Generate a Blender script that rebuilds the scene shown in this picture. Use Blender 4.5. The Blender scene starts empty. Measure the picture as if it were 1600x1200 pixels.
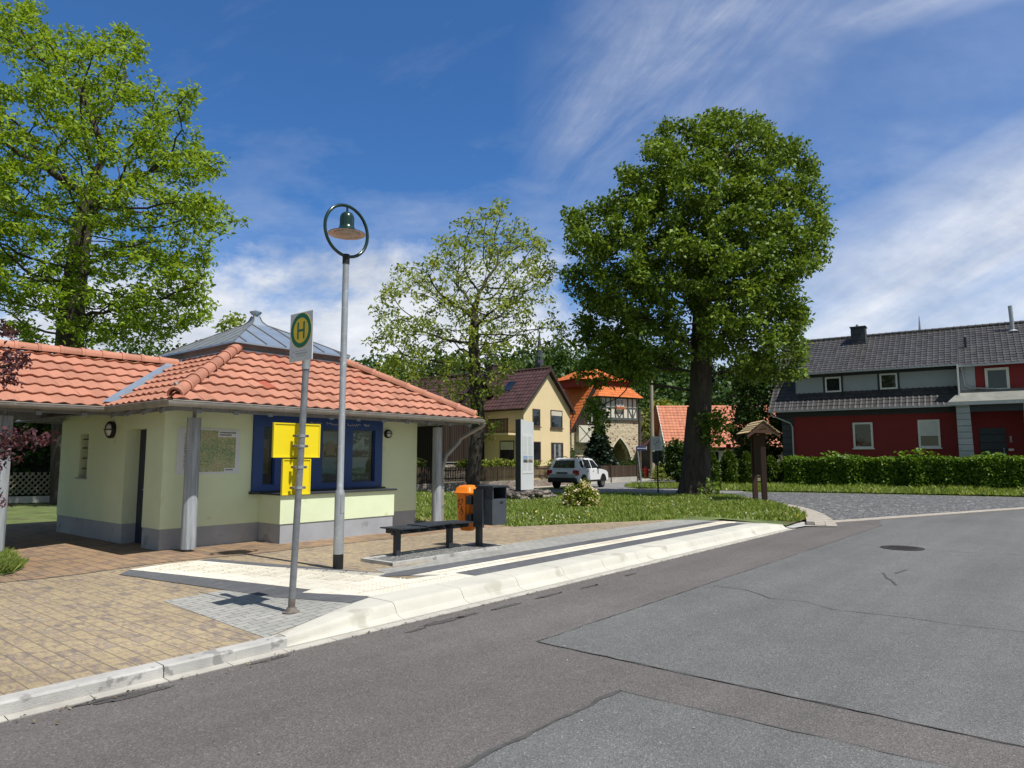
import bpy, bmesh, math, random
import numpy as np
from mathutils import Matrix, Vector
R = math.radians
random.seed(7); rng = np.random.default_rng(7)
scene = bpy.context.scene
col = scene.collection
# ------------------------------------------------------------------ survey: the camera stands at the origin, 1.65 m above the road
FP = 1080.0; HC = 1.65; PT = math.atan(116/1080); TH = R(39.5)
def ray(px, py):
    a = (px-800)/FP; b = (600-py)/FP
    return a, math.cos(PT)-b*math.sin(PT), math.sin(PT)+b*math.cos(PT)
def G(px, py, z=0.0):
    r = ray(px, py); t = (z-HC)/r[2]
    return Vector((r[0]*t, r[1]*t, z))
def AT(px, py, d):
    r = ray(px, py); t = d/r[1]
    return Vector((r[0]*t, d, HC+r[2]*t))
KA = R(90)-TH
I4 = Matrix.Identity(4)
def frame(x=0, y=0, z=0, ang=0): return Matrix.Translation((x, y, z)) @ Matrix.Rotation(ang, 4, 'Z')
K = frame(0, 0, 0, KA)                      # kerb frame: local x runs along the kerb, local y away from the road
KI = K.inverted()
def UV(px, py, z=0.0):
    p = KI @ G(px, py, z); return p.x, p.y
def srgb(h):
    h = h.lstrip('#'); v = [int(h[i:i+2], 16)/255 for i in (0, 2, 4)]
    return tuple(c/12.92 if c <= .04045 else ((c+.055)/1.055)**2.4 for c in v)
# ------------------------------------------------------------------ materials
class NT:
    def __init__(s, name):
        s.m = bpy.data.materials.new(name); s.m.use_nodes = True
        s.t = s.m.node_tree; s.n = s.t.nodes; s.b = s.n['Principled BSDF']; s.out = s.n['Material Output']
        s.tc = s.n.new('ShaderNodeTexCoord'); s.co = s.tc.outputs['Object']
    def add(s, typ, **k):
        n = s.n.new('ShaderNode'+typ)
        for a, v in k.items():
            if hasattr(n, a) and a not in n.inputs: setattr(n, a, v)
            else: n.inputs[a].default_value = v
        return n
    def link(s, a, b): s.t.links.new(a, b)
    def mapping(s, scale=(1, 1, 1), rot=(0, 0, 0), loc=(0, 0, 0), src=None):
        m = s.add('Mapping'); m.inputs['Scale'].default_value = scale; m.inputs['Rotation'].default_value = rot; m.inputs['Location'].default_value = loc
        s.link(src or s.co, m.inputs['Vector']); return m.outputs[0]
    def noise(s, scale, detail=5, rough=.55, vec=None, dist=0):
        n = s.add('TexNoise'); n.inputs['Scale'].default_value = scale; n.inputs['Detail'].default_value = detail; n.inputs['Roughness'].default_value = rough
        n.inputs['Distortion'].default_value = dist
        s.link(vec or s.co, n.inputs['Vector']); return n.outputs['Fac']
    def ramp(s, fac, stops, interp='LINEAR'):
        r = s.n.new('ShaderNodeValToRGB'); cr = r.color_ramp; cr.interpolation = interp
        while len(cr.elements) < len(stops): cr.elements.new(.5)
        for e, (p, c) in zip(cr.elements, stops):
            e.position = p; e.color = (c, c, c, 1) if isinstance(c, (int, float)) else (*c[:3], 1)
        s.link(fac, r.inputs[0]); return r.outputs[0]
    def mix(s, fac, a, b, mode='MIX'):
        m = s.n.new('ShaderNodeMix'); m.data_type = 'RGBA'; m.blend_type = mode
        for sock, v in ((m.inputs[0], fac), (m.inputs[6], a), (m.inputs[7], b)):
            if isinstance(v, (int, float)): sock.default_value = v
            elif isinstance(v, tuple): sock.default_value = (*v[:3], 1)
            else: s.link(v, sock)
        return m.outputs[2]
    def math(s, op, a, b=0.0, c=None):
        m = s.n.new('ShaderNodeMath'); m.operation = op
        for i, v in enumerate((a, b) if c is None else (a, b, c)):
            if isinstance(v, (int, float)): m.inputs[i].default_value = v
            else: s.link(v, m.inputs[i])
        return m.outputs[0]
    def bump(s, h, dist=.01, strength=1.0, prev=None):
        b = s.n.new('ShaderNodeBump'); b.inputs['Distance'].default_value = dist; b.inputs['Strength'].default_value = strength
        s.link(h, b.inputs['Height'])
        if prev: s.link(prev, b.inputs['Normal'])
        s.link(b.outputs[0], s.b.inputs['Normal']); return b.outputs[0]
    def base(s, c):
        if isinstance(c, tuple): s.b.inputs['Base Color'].default_value = (*c[:3], 1)
        else: s.link(c, s.b.inputs['Base Color'])
    def pr(s, rough=.8, metal=0.0, spec=.4):
        s.b.inputs['Roughness'].default_value = rough; s.b.inputs['Metallic'].default_value = metal; s.b.inputs['Specular IOR Level'].default_value = spec
        return s.m
def shade(c, f): return tuple(min(1, x*f) for x in c[:3])
def mat(name, c, var=.2, scale=2.0, rough=.8, metal=0.0, spec=.4, bump=0.0, bscale=60.0, stretch=(1, 1, 1), c2=None, spot=None):
    n = NT(name)
    v = n.mapping(stretch)
    f = n.noise(scale, 8, .62, v)
    colr = n.ramp(f, [(.3, shade(c, 1-var)), (.7, c2 if c2 else shade(c, 1+var))])
    if spot:
        g = n.noise(spot[0], 3, .5); colr = n.mix(n.ramp(g, [(spot[1], 0.0), (spot[1]+.06, 1.0)]), colr, spot[2])
    n.base(colr)
    if bump: n.bump(n.noise(bscale, 4, .6, v), bump)
    return n.pr(rough, metal, spec)
def leafmat(name, stops, trans=.3, rough=.45):
    n = NT(name)
    g = n.add('NewGeometry')
    c = n.ramp(g.outputs['Random Per Island'], stops)
    n.base(c); n.pr(rough, 0, .18)
    tr = n.add('BsdfTranslucent'); n.link(n.mix(1.0, c, (1.3, 1.2, .4), 'MULTIPLY'), tr.inputs['Color'])
    mx = n.add('MixShader'); mx.inputs[0].default_value = trans
    n.link(n.b.outputs[0], mx.inputs[1]); n.link(tr.outputs[0], mx.inputs[2]); n.link(mx.outputs[0], n.out.inputs[0])
    return n.m
def asphalt(name, c, c2):
    n = NT(name)
    big = n.noise(.35, 6, .6); mid = n.noise(3.0, 6, .65)
    a = n.ramp(big, [(.3, c), (.7, c2)])
    a = n.mix(n.ramp(mid, [(.35, 0.0), (.75, .35)]), a, shade(c, .72))
    v = n.add('TexVoronoi'); v.inputs['Scale'].default_value = 95; n.link(n.co, v.inputs['Vector'])
    sep = n.add('SeparateColor'); n.link(v.outputs['Color'], sep.inputs[0])
    grit = n.ramp(sep.outputs[0], [(0, .74), (.5, 1.0), (.88, 1.1), (1, 1.55)])
    a = n.mix(1.0, a, grit, 'MULTIPLY')
    v2 = n.add('TexVoronoi'); v2.inputs['Scale'].default_value = 240; n.link(n.co, v2.inputs['Vector'])
    s2 = n.add('SeparateColor'); n.link(v2.outputs['Color'], s2.inputs[0])
    a = n.mix(1.0, a, n.ramp(s2.outputs[1], [(0, .75), (1, 1.25)]), 'MULTIPLY')
    trk = n.noise(1.0, 5, .6, n.mapping((.10, 1.3, 1)))
    a = n.mix(1.0, a, n.ramp(trk, [(.3, .86), (.7, 1.1)]), 'MULTIPLY')
    oil = n.ramp(n.noise(.9, 6, .7, n.mapping((.8, 1.2, 1), loc=(4, 9, 0))), [(.66, 0.0), (.74, .45)])
    a = n.mix(oil, a, shade(c, .62))
    n.base(a); n.bump(v.outputs['Distance'], .006, .7)
    return n.pr(.85, 0, .3)
def pavers(name, w, h, stops, mortar, rot=90, mort=.006, mottle=.5, mscale=(9, 3, 1), bump=.004, var=.25):
    n = NT(name)
    v = n.mapping((1, 1, 1), (0, 0, R(rot)))
    def brick(off):
        b = n.add('TexBrick'); b.offset = .5
        for k, x in (('Scale', 1.0), ('Brick Width', w), ('Row Height', h), ('Mortar Size', mort), ('Mortar Smooth', .2), ('Bias', 0.0)): b.inputs[k].default_value = x
        b.inputs['Color1'].default_value = (0, 0, 0, 1); b.inputs['Color2'].default_value = (1, 1, 1, 1); b.inputs['Mortar'].default_value = (.5, .5, .5, 1)
        n.link(v, b.inputs['Vector']); return b
    b = brick(0)
    sep = n.add('SeparateColor'); n.link(b.outputs['Color'], sep.inputs[0])
    nz = n.noise(1.0, 6, .6, n.mapping(mscale, (0, 0, R(rot))))
    f = n.math('ADD', n.math('MULTIPLY', sep.outputs[0], 1-mottle), n.math('MULTIPLY', n.ramp(nz, [(.28, 0.0), (.72, 1.0)]), mottle))
    c = n.ramp(f, stops)
    c = n.mix(1.0, c, n.ramp(n.noise(.5, 5, .6), [(.3, 1-var), (.7, 1+var*.5)]), 'MULTIPLY')
    c = n.mix(1.0, c, n.ramp(n.noise(70, 3, .7), [(.25, .8), (.75, 1.15)]), 'MULTIPLY')
    c = n.mix(b.outputs['Fac'], c, mortar); n.base(c)
    inv = n.math('SUBTRACT', 1.0, b.outputs['Fac'])
    p = n.bump(n.noise(90, 3, .6), .002); n.bump(inv, bump, 1.0, p)
    return n.pr(.85, 0, .3)
def stone(name, scale, stops, mortar, edge=.06, stretch=(1, 1, 1)):
    n = NT(name)
    v = n.mapping(stretch)
    a = n.add('TexVoronoi'); a.inputs['Scale'].default_value = scale; n.link(v, a.inputs['Vector'])
    e = n.add('TexVoronoi', feature='DISTANCE_TO_EDGE'); e.inputs['Scale'].default_value = scale; n.link(v, e.inputs['Vector'])
    s = n.add('SeparateColor'); n.link(a.outputs['Color'], s.inputs[0])
    c = n.ramp(s.outputs[0], stops)
    c = n.mix(1.0, c, n.ramp(n.noise(scale*5, 4, .6), [(.25, .75), (.75, 1.25)]), 'MULTIPLY')
    f = n.ramp(e.outputs['Distance'], [(edge*.4, 1.0), (edge, 0.0)])
    c = n.mix(f, c, mortar); n.base(c)
    n.bump(n.ramp(e.outputs['Distance'], [(0, 0.0), (edge*2, 1.0)]), .02)
    return n.pr(.85, 0, .3)
def planks(name, c, w, axis='X', var=.35, dark=.35, rough=.8):
    n = NT(name)
    sp = n.add('SeparateXYZ'); n.link(n.co, sp.inputs[0]); x = sp.outputs[axis]
    q = n.math('DIVIDE', x, w); idx = n.math('FLOOR', q); fr = n.math('FRACT', q)
    wn = n.add('TexWhiteNoise', noise_dimensions='1D'); n.link(idx, wn.inputs['W'])
    colr = n.ramp(wn.outputs['Value'], [(0, shade(c, 1-var)), (1, shade(c, 1+var))])
    st = (14, 14, 1.2) if axis in 'XY' else (1.2, 1.2, 14)
    colr = n.mix(1.0, colr, n.ramp(n.noise(3, 6, .65, n.mapping(st)), [(.25, .7), (.75, 1.25)]), 'MULTIPLY')
    d = n.math('ABSOLUTE', n.math('SUBTRACT', fr, .5))
    g = n.ramp(d, [(.42, 0.0), (.47, 1.0)])
    n.base(n.mix(g, colr, shade(c, dark))); n.bump(n.math('SUBTRACT', 1.0, g), .012)
    return n.pr(rough, 0, .3)
def tilemat(name, c, var=.22, odd=None, rough=.7):
    n = NT(name); g = n.add('NewGeometry')
    k = n.ramp(g.outputs['Random Per Island'], [(0, shade(c, 1-var)), (.5, c), (.97, shade(c, 1+var*.6)), (1, odd or c)])
    k = n.mix(1.0, k, n.ramp(n.noise(2.2, 7, .65), [(.3, .9), (.7, 1.07)]), 'MULTIPLY')
    k = n.mix(n.ramp(n.noise(.9, 8, .7), [(.58, 0.0), (.85, .3)]), k, shade(c, .6))
    k = n.mix(n.ramp(n.noise(6.0, 6, .7), [(.62, 0.0), (.74, .35)]), k, (.16, .15, .11))
    k = n.mix(1.0, k, n.ramp(n.noise(40, 3, .6), [(.2, .86), (.8, 1.1)]), 'MULTIPLY')
    n.base(k); n.bump(n.noise(30, 4, .6), .003)
    return n.pr(rough, 0, .3)
def glass(name, tint=(.75, .8, .8)):
    n = NT(name)
    tr = n.add('BsdfTransparent'); tr.inputs[0].default_value = (*tint, 1)
    gl = n.add('BsdfGlossy'); gl.inputs['Roughness'].default_value = .02
    fr = n.add('Fresnel'); fr.inputs['IOR'].default_value = 1.5
    mx = n.add('MixShader'); n.link(n.math('MULTIPLY', fr.outputs[0], .55), mx.inputs[0])
    n.link(tr.outputs[0], mx.inputs[1]); n.link(gl.outputs[0], mx.inputs[2]); n.link(mx.outputs[0], n.out.inputs[0])
    return n.m
def picture(name, sky, far, mid, near, blobs):
    """a printed landscape photograph: bands by height with ragged edges, plus one soft-edged shape colour"""
    n = NT(name)
    sp = n.add('SeparateXYZ'); n.link(n.tc.outputs['Generated'], sp.inputs[0])
    h = n.math('ADD', sp.outputs['Z'], n.math('MULTIPLY', n.math('SUBTRACT', n.noise(4, 6, .65, n.tc.outputs['Generated']), .5), .35))
    c = n.ramp(h, [(.0, near), (.22, shade(near, .6)), (.34, mid), (.5, far), (.56, sky), (1, shade(sky, .75))])
    v = n.noise(7, 3, .6, n.mapping((1, 1, 2), src=n.tc.outputs['Generated']))
    c = n.mix(n.ramp(v, [(.56, 0.0), (.6, .85)]), c, blobs)
    n.base(c); return n.pr(.4, 0, .3)
# ------------------------------------------------------------------ things
MW = {}
def tagit(o, label=None, cat=None, group=None, kind=None):
    for k, v in (('label', label), ('category', cat), ('group', group), ('kind', kind)):
        if v: o[k] = v
    return o
def empty(name, M, label, cat, group=None):
    o = bpy.data.objects.new(name, None); o.empty_display_size = .2; col.objects.link(o)
    o.matrix_world = M; MW[o] = M.copy()
    return tagit(o, label, cat, group)
def link_mesh(name, me, m, parent=None, M=None):
    o = bpy.data.objects.new(name, me); col.objects.link(o)
    for x in (m if isinstance(m, (list, tuple)) else [m]): me.materials.append(x)
    if parent is not None:
        o.parent = parent; MW[o] = MW[parent]
    else:
        M = M or I4; o.matrix_world = M; MW[o] = M.copy()
    return o
class MB:
    def __init__(s, F=I4): s.bm = bmesh.new(); s.F = F.copy()
    def v(s, p): return s.bm.verts.new(s.F @ Vector(p))
    def face(s, pts, mi=0):
        try:
            f = s.bm.faces.new([s.v(p) for p in pts]); f.material_index = mi; return f
        except ValueError: return None
    def box(s, x0, x1, y0, y1, z0, z1, bev=0, mi=0):
        vs = [s.v((x, y, z)) for z in (z0, z1) for y in (y0, y1) for x in (x0, x1)]
        fs = [s.bm.faces.new([vs[i] for i in q]) for q in ((0, 2, 3, 1), (4, 5, 7, 6), (0, 1, 5, 4), (2, 6, 7, 3), (0, 4, 6, 2), (1, 3, 7, 5))]
        for f in fs: f.material_index = mi
        if bev: bmesh.ops.bevel(s.bm, geom=list({e for f in fs for e in f.edges}), offset=bev, segments=2, affect='EDGES', profile=.5)
        return s
    def loft(s, rings, close=True, caps=True, mi=0):
        vr = [[s.v(p) for p in r] for r in rings]; n = len(vr[0])
        for a, b in zip(vr, vr[1:]):
            for i in range(n if close else n-1):
                j = (i+1) % n
                try: f = s.bm.faces.new((a[i], a[j], b[j], b[i])); f.material_index = mi
                except ValueError: pass
        if caps and close:
            for r, rev in ((vr[0], True), (vr[-1], False)):
                try: f = s.bm.faces.new(r[::-1] if rev else r); f.material_index = mi
                except ValueError: pass
        return s
    def prism(s, poly, a, b, plane='xz', mi=0, bev=0):
        """polygon in a plane swept between two positions on the third axis"""
        def P(q, t): return {'xz': (q[0], t, q[1]), 'xy': (q[0], q[1], t), 'yz': (t, q[0], q[1])}[plane]
        n0 = len(s.bm.edges)
        s.loft([[P(q, a) for q in poly], [P(q, b) for q in poly]], mi=mi)
        if bev:
            s.bm.edges.ensure_lookup_table(); bmesh.ops.bevel(s.bm, geom=list(s.bm.edges)[n0:], offset=bev, segments=2, affect='EDGES', profile=.5)
        return s
    def tube(s, pts, r, n=10, caps=True, mi=0):
        pts = [Vector(p) for p in pts]; rs = r if isinstance(r, (list, tuple)) else [r]*len(pts)
        rings = []; a = None
        for i, p in enumerate(pts):
            t = (pts[min(i+1, len(pts)-1)]-pts[max(i-1, 0)]).normalized()
            if a is None:
                a = t.orthogonal().normalized()
            a = (a-t*a.dot(t)).normalized(); b = t.cross(a)
            rings.append([p+(a*math.cos(2*math.pi*k/n)+b*math.sin(2*math.pi*k/n))*rs[i] for k in range(n)])
        return s.loft(rings, True, caps, mi)
    def lathe(s, prof, o=(0, 0, 0), n=20, mi=0, caps=True):
        rings = [[(o[0]+r*math.cos(2*math.pi*k/n), o[1]+r*math.sin(2*math.pi*k/n), o[2]+z) for k in range(n)] for r, z in prof]
        return s.loft(rings, True, caps, mi)
    def text(s, body, size, F, ext=.002, align='CENTER', bold=0.0):
        c = bpy.data.curves.new('txt', 'FONT'); c.body = body; c.size = size; c.align_x = align; c.align_y = 'CENTER'; c.extrude = ext; c.offset = bold
        o = bpy.data.objects.new('txt', c); col.objects.link(o); bpy.context.view_layer.update()
        me = bpy.data.meshes.new_from_object(o.evaluated_get(bpy.context.evaluated_depsgraph_get()))
        base = [s.bm.verts.new(F @ v.co) for v in me.vertices]
        for p in me.polygons:
            try: s.bm.faces.new([base[i] for i in p.vertices])
            except ValueError: pass
        bpy.data.objects.remove(o); bpy.data.curves.remove(c); bpy.data.meshes.remove(me); return s
    def build(s, name, m, parent=None, M=None, smooth=False, angle=None, label=None, cat=None, group=None, kind=None):
        if parent is None and M is None:
            co = [v.co for v in s.bm.verts]
            M = Matrix.Translation((sum(c.x for c in co)/len(co), sum(c.y for c in co)/len(co), min(c.z for c in co))) @ Matrix.Rotation(s.F.to_euler().z, 4, 'Z')
        B = MW[parent] if parent is not None else M
        s.bm.transform(B.inverted()); bmesh.ops.recalc_face_normals(s.bm, faces=s.bm.faces)
        me = bpy.data.meshes.new(name); s.bm.to_mesh(me); s.bm.free()
        if smooth:
            me.polygons.foreach_set('use_smooth', [True]*len(me.polygons))
            if angle: me.set_sharp_from_angle(angle=R(angle))
        o = link_mesh(name, me, m, parent, M)
        return tagit(o, label, cat, group, kind)
def arr_mesh(name, verts, faces, m, parent=None, M=None, smooth=False):
    B = (MW[parent] if parent is not None else (M or I4)).inverted()
    v = np.asarray(verts, dtype=np.float64); A = np.array(B)
    v = v @ A[:3, :3].T + A[:3, 3]
    f = np.asarray(faces, dtype=np.int32); k = f.shape[1]
    me = bpy.data.meshes.new(name); me.vertices.add(len(v)); me.vertices.foreach_set('co', v.astype(np.float32).ravel())
    me.loops.add(f.size); me.loops.foreach_set('vertex_index', f.ravel())
    me.polygons.add(len(f)); me.polygons.foreach_set('loop_start', np.arange(0, f.size, k, dtype=np.int32))
    if smooth: me.polygons.foreach_set('use_smooth', np.ones(len(f), dtype=bool))
    me.update(calc_edges=True)
    return link_mesh(name, me, m, parent, M)
def copy_tree(o, M):
    c = o.copy(); col.objects.link(c); c.matrix_world = M
    for ch in o.children:
        d = ch.copy(); col.objects.link(d); d.parent = c; d.matrix_parent_inverse = I4
        for g in ch.children:
            e = g.copy(); col.objects.link(e); e.parent = d; e.matrix_parent_inverse = I4
    return c
def tile_plane(mb, P0, X, Y, length, slope, tw, th, amp, lip, clips=(), seg=6, flat=False, skip=0.0):
    """courses of wavy roof tiles, each tile an island, trimmed at hips and valleys"""
    P0, X, Y = Vector(P0), Vector(X).normalized(), Vector(Y).normalized(); N = X.cross(Y)
    if N.z < 0: N = -N
    b = bmesh.new(); nc = int(math.ceil(slope/th)); nt = int(math.ceil(length/tw))
    def wave(t):
        if flat: return 1.0 if t < .16 else (.0 if t < .9 else .35)
        return .5-.5*math.cos(2*math.pi*(t**1.15))
    for j in range(nc):
        y0 = j*th-.03; y1 = min((j+1)*th+.01, slope)
        for i in range(nt):
            jit = random.uniform(-.007, .007); tl = random.uniform(-.006, .006); lo = []; hi = []; bt = []
            for k in range(seg+1):
                t = k/seg; x = (i+t)*tw; w = wave(t)*amp
                lo.append(b.verts.new(P0+X*x+Y*(y0+jit)+N*(w+lip+tl+random.uniform(-.002, .002)))); hi.append(b.verts.new(P0+X*x+Y*y1+N*(w+.004))); bt.append(b.verts.new(P0+X*x+Y*(y0+jit)+N*(w*.9-.006)))
            l2 = [b.verts.new(v.co) for v in lo]; b2 = [b.verts.new(v.co+N*(lip-.014)+N*.0) for v in bt]; b3 = [b.verts.new(v.co+Y*.07) for v in bt]
            for v in b2: v.co += N*.0
            for k in range(seg):
                b.faces.new((lo[k], lo[k+1], hi[k+1], hi[k])).smooth = True; b.faces.new((b2[k], b2[k+1], l2[k+1], l2[k])); b.faces.new((b3[k], b3[k+1], b2[k+1], b2[k]))
            for v in bt: b.verts.remove(v)
    for cp, cn in clips:
        bmesh.ops.bisect_plane(b, geom=list(b.verts)+list(b.edges)+list(b.faces), plane_co=Vector(cp), plane_no=Vector(cn), clear_outer=True)
    m = {v: mb.bm.verts.new(mb.F @ v.co) for v in b.verts}
    for f in b.faces:
        try: q = mb.bm.faces.new([m[v] for v in f.verts]); q.smooth = f.smooth
        except ValueError: pass
    b.free()
def ridge_caps(mb, A, B, r, n, lift=0.0, k=8):
    A, B = Vector(A), Vector(B); t = (B-A).normalized(); s = t.cross(Vector((0, 0, 1))).normalized(); u = s.cross(t)
    L = (B-A).length/n
    for i in range(n):
        p = A+t*(L*i)+u*lift; q = A+t*(L*(i+1)+.04)+u*lift
        def ring(c, rr): return [c+s*(rr*math.cos(math.pi*(-.08+1.16*j/k)))+u*(rr*math.sin(math.pi*(-.08+1.16*j/k))) for j in range(k+1)]
        mb.loft([ring(p+t*0, r*.8), ring(p, r*1.12), ring(p+t*.05, r*1.12), ring(p+t*.06, r), ring(q, r*.92)], close=False, caps=False)
# ------------------------------------------------------------------ trees
def grow(trunk, pts, step, di, dk, iters=140, upb=.12):
    """space colonisation: limbs grow from the trunk towards points scattered in the crown"""
    nodes = [Vector(p) for p in trunk]; par = [-1]+list(range(len(trunk)-1))
    P = np.array(pts); alive = np.ones(len(P), bool); N = [np.array(n) for n in nodes]
    d = np.full(len(P), 1e9); idx = np.zeros(len(P), int); done = 0
    for it in range(iters):
        for j in range(done, len(N)):
            q = np.linalg.norm(P-N[j], axis=1); m = q < d; d[m] = q[m]; idx[m] = j
        done = len(N); alive &= d > dk
        if not alive.any(): break
        sel = alive & (d < di)
        if not sel.any(): break
        acc = {}
        for k in np.nonzero(sel)[0]:
            v = P[k]-N[idx[k]]; acc.setdefault(idx[k], []).append(v/np.linalg.norm(v))
        for j, vs in acc.items():
            v = np.mean(vs, axis=0)+rng.normal(0, .12, 3)+np.array((0, 0, upb))
            v /= max(np.linalg.norm(v), 1e-6); N.append(N[j]+v*step); par.append(j)
    return np.array(N), np.array(par)
def tree_mesh(N, par, r0, tip, ntrunk, pw=.66):
    n = len(N); w = np.zeros(n); kids = [[] for _ in range(n)]
    for i in range(1, n): kids[par[i]].append(i)
    for i in range(n-1, -1, -1):
        if not kids[i]: w[i] = 1.0
        if par[i] >= 0: w[par[i]] += w[i]
    r = tip+(r0-tip)*np.power((w-1)/max(w[0]-1, 1), pw)
    V = []; F = []; ring = {}
    def add(c, t, rr, k):
        a = np.cross(t, (.31, .94, .12)); a /= np.linalg.norm(a); b = np.cross(t, a); s = len(V)
        for q in range(k): V.append(c+(a*math.cos(2*math.pi*q/k)+b*math.sin(2*math.pi*q/k))*rr)
        return s
    for i in range(1, n):
        p = par[i]; t = N[i]-N[p]; t = t/np.linalg.norm(t); main = max(kids[p], key=lambda q: w[q]) == i
        k = 10 if r[p] > .12 else 5
        s0 = ring[p] if (main and p in ring and ring[p][1] == k) else None
        if s0 is None: a0 = add(N[p], t, r[p] if main else min(r[p], r[i]*1.25), k)
        else: a0 = s0[0]
        a1 = add(N[i], t, r[i], k)
        if i not in ring: ring[i] = (a1, k)
        for q in range(k): F.append((a0+q, a0+(q+1) % k, a1+(q+1) % k, a1+q))
    return np.array(V), np.array(F), w, kids
def leaf_quads(C, size, jit=.35, up=.6, asp=.62, fold=.18, droop=0.0):
    n = len(C); nrm = rng.normal(0, 1, (n, 3)); nrm[:, 2] = np.abs(nrm[:, 2])*.6+up; nrm /= np.linalg.norm(nrm, axis=1)[:, None]
    a = rng.normal(0, 1, (n, 3)); a[:, 2] -= droop; a -= nrm*(a*nrm).sum(1)[:, None]; a /= np.linalg.norm(a, axis=1)[:, None]
    b = np.cross(nrm, a); L = size*rng.uniform(1-jit, 1+jit, n)[:, None]; W = L*asp*.5
    m = C+a*L*.45
    V = np.stack([C, m+b*W+nrm*L*fold, C+a*L, m-b*W+nrm*L*fold], 1).reshape(-1, 3)
    return V, np.arange(n*4).reshape(-1, 4)
def lobes_points(lobes, d, n, Rpx, cpx, depth=.85, shell=0.0):
    """scatter points through a crown described by overlapping lobes at the tree's real distance"""
    ar = np.array([l[2]*l[3] for l in lobes], float); ar /= ar.sum(); out = []
    while len(out) < n:
        l = lobes[rng.choice(len(lobes), p=ar)]
        a = rng.uniform(0, 2*math.pi); q = math.sqrt(rng.uniform(shell, 1))
        x = l[0]+l[2]*q*math.cos(a); y = l[1]+l[3]*q*math.sin(a)
        h2 = Rpx*Rpx-(x-cpx[0])**2-((y-cpx[1])*.9)**2
        own = max(l[2], l[3])*math.sqrt(max(0, 1-q*q))
        dz = max(own, depth*math.sqrt(max(h2, 0)))
        out.append(AT(x, y, d+rng.uniform(-1, 1)*dz*d/FP))
    return [tuple(p) for p in out]
# ------------------------------------------------------------------ palette
M = {}
M['asph_new'] = asphalt('asphalt_trench', (.130, .120, .115), (.160, .148, .142))
M['asph_old'] = asphalt('asphalt_old', (.138, .139, .138), (.172, .174, .172))
M['asph_far'] = asphalt('asphalt_far', (.2, .2, .2), (.27, .265, .26))
M['tar'] = mat('tar', (.082, .08, .077), .3, 8, .6)
M['pave_y'] = pavers('pave_yellow', .21, .14, [(0, (.17, .15, .145)), (.26, (.25, .205, .17)), (.4, (.35, .275, .185)), (.52, (.42, .345, .205)), (.62, (.36, .265, .19)), (.72, (.27, .23, .19)), (.84, (.42, .345, .21)), (1, (.5, .425, .27))], (.19, .155, .115), 90, .0045, .6, (15, 6, 1))
M['pave_b'] = pavers('pave_brown', .25, .165, [(0, (.17, .125, .1)), (.3, (.25, .175, .125)), (.55, (.33, .23, .14)), (.8, (.36, .22, .13)), (1, (.26, .19, .15))], (.11, .09, .075), 90, .0055, .5, (13, 5, 1))
M['pave_g'] = pavers('pave_grey', .2, .1, [(0, (.32, .32, .3)), (1, (.43, .42, .39))], (.15, .15, .14), 0, .005, .4, (5, 5, 1), .003)
M['pave_a'] = pavers('pave_anthracite', .2, .1, [(0, (.11, .115, .125)), (1, (.155, .16, .17))], (.09, .09, .095), 0, .004, .4, (5, 5, 1), .002)
def tactile():
    n = pavers('pave_white', .3, .3, [(0, (.74, .69, .58)), (1, (.86, .81, .69))], (.45, .41, .33), 0, .005, .5, (3, 3, 1), .003, .22)
    return n
M['pave_w'] = tactile()
M['kerb_w'] = mat('kerb_white', (.55, .535, .47), .12, 1.3, .85, bump=.004, bscale=80, spot=(2.2, .62, (.44, .42, .36)))
M['kerb_g'] = mat('kerb_grey', (.44, .43, .41), .22, 3, .85, bump=.004, bscale=90, spot=(7, .6, (.27, .26, .25)))
M['kerb_s'] = mat('kerb_sand', (.40, .36, .31), .2, 4, .85, bump=.004, bscale=60)
M['gutterstrip'] = mat('gutter_strip', (.43, .41, .37), .2, 3, .85, bump=.003, bscale=60)
M['soil'] = mat('soil', (.12, .155, .05), .45, 1.5, .95, bump=.03, bscale=20, spot=(.8, .62, (.12, .1, .055)))
M['bare'] = mat('bare_soil', (.2, .14, .09), .3, 6, .95, bump=.02, bscale=25)
M['cobble'] = stone('cobble', 7.5, [(0, (.11, .115, .125)), (.6, (.17, .175, .185)), (.9, (.24, .245, .25)), (1, (.4, .4, .4))], (.075, .073, .068), .1)
M['gravel'] = stone('gravel', 45, [(0, (.2, .2, .2)), (.6, (.4, .4, .39)), (1, (.62, .62, .6))], (.06, .06, .06), .08)
M['wall'] = mat('render_green', (.735, .82, .57), .07, .8, .9, bump=.006, bscale=90, spot=(1.6, .66, (.64, .68, .43)))
M['plinth'] = mat('plinth_grey', (.36, .375, .41), .16, 1.4, .85, bump=.004, bscale=90, spot=(3, .64, (.27, .275, .29)))
M['tile'] = tilemat('roof_tile', (.48, .218, .146), .17, (.40, .10, .06))
M['zinc'] = mat('zinc', (.36, .43, .51), .1, 3, .38, .55, stretch=(1, 1, .4))
M['zincd'] = mat('zinc_dark', (.14, .13, .13), .2, 5, .6)
M['gutter'] = mat('gutter', (.33, .31, .285), .2, 5, .5, .35)
M['greywood'] = planks('grey_wood', (.26, .275, .30), .14, 'Y', .15, .4)
M['post'] = mat('post_paint', (.25, .29, .34), .3, 2.6, .8, stretch=(7, 7, .45), bump=.004, bscale=12, c2=(.46, .49, .52))
M['blue'] = mat('blue_paint', (.022, .062, .225), .15, 3, .4)
M['bluelight'] = mat('blue_paint_worn', (.10, .17, .33), .15, 3, .5)
M['navy'] = mat('navy', (.012, .018, .05), .2, 3, .4)
M['black'] = mat('black', (.014, .014, .015), .2, 6, .5)
M['dark'] = mat('dark_room', (.02, .02, .022), .3, 2, .9)
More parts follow.
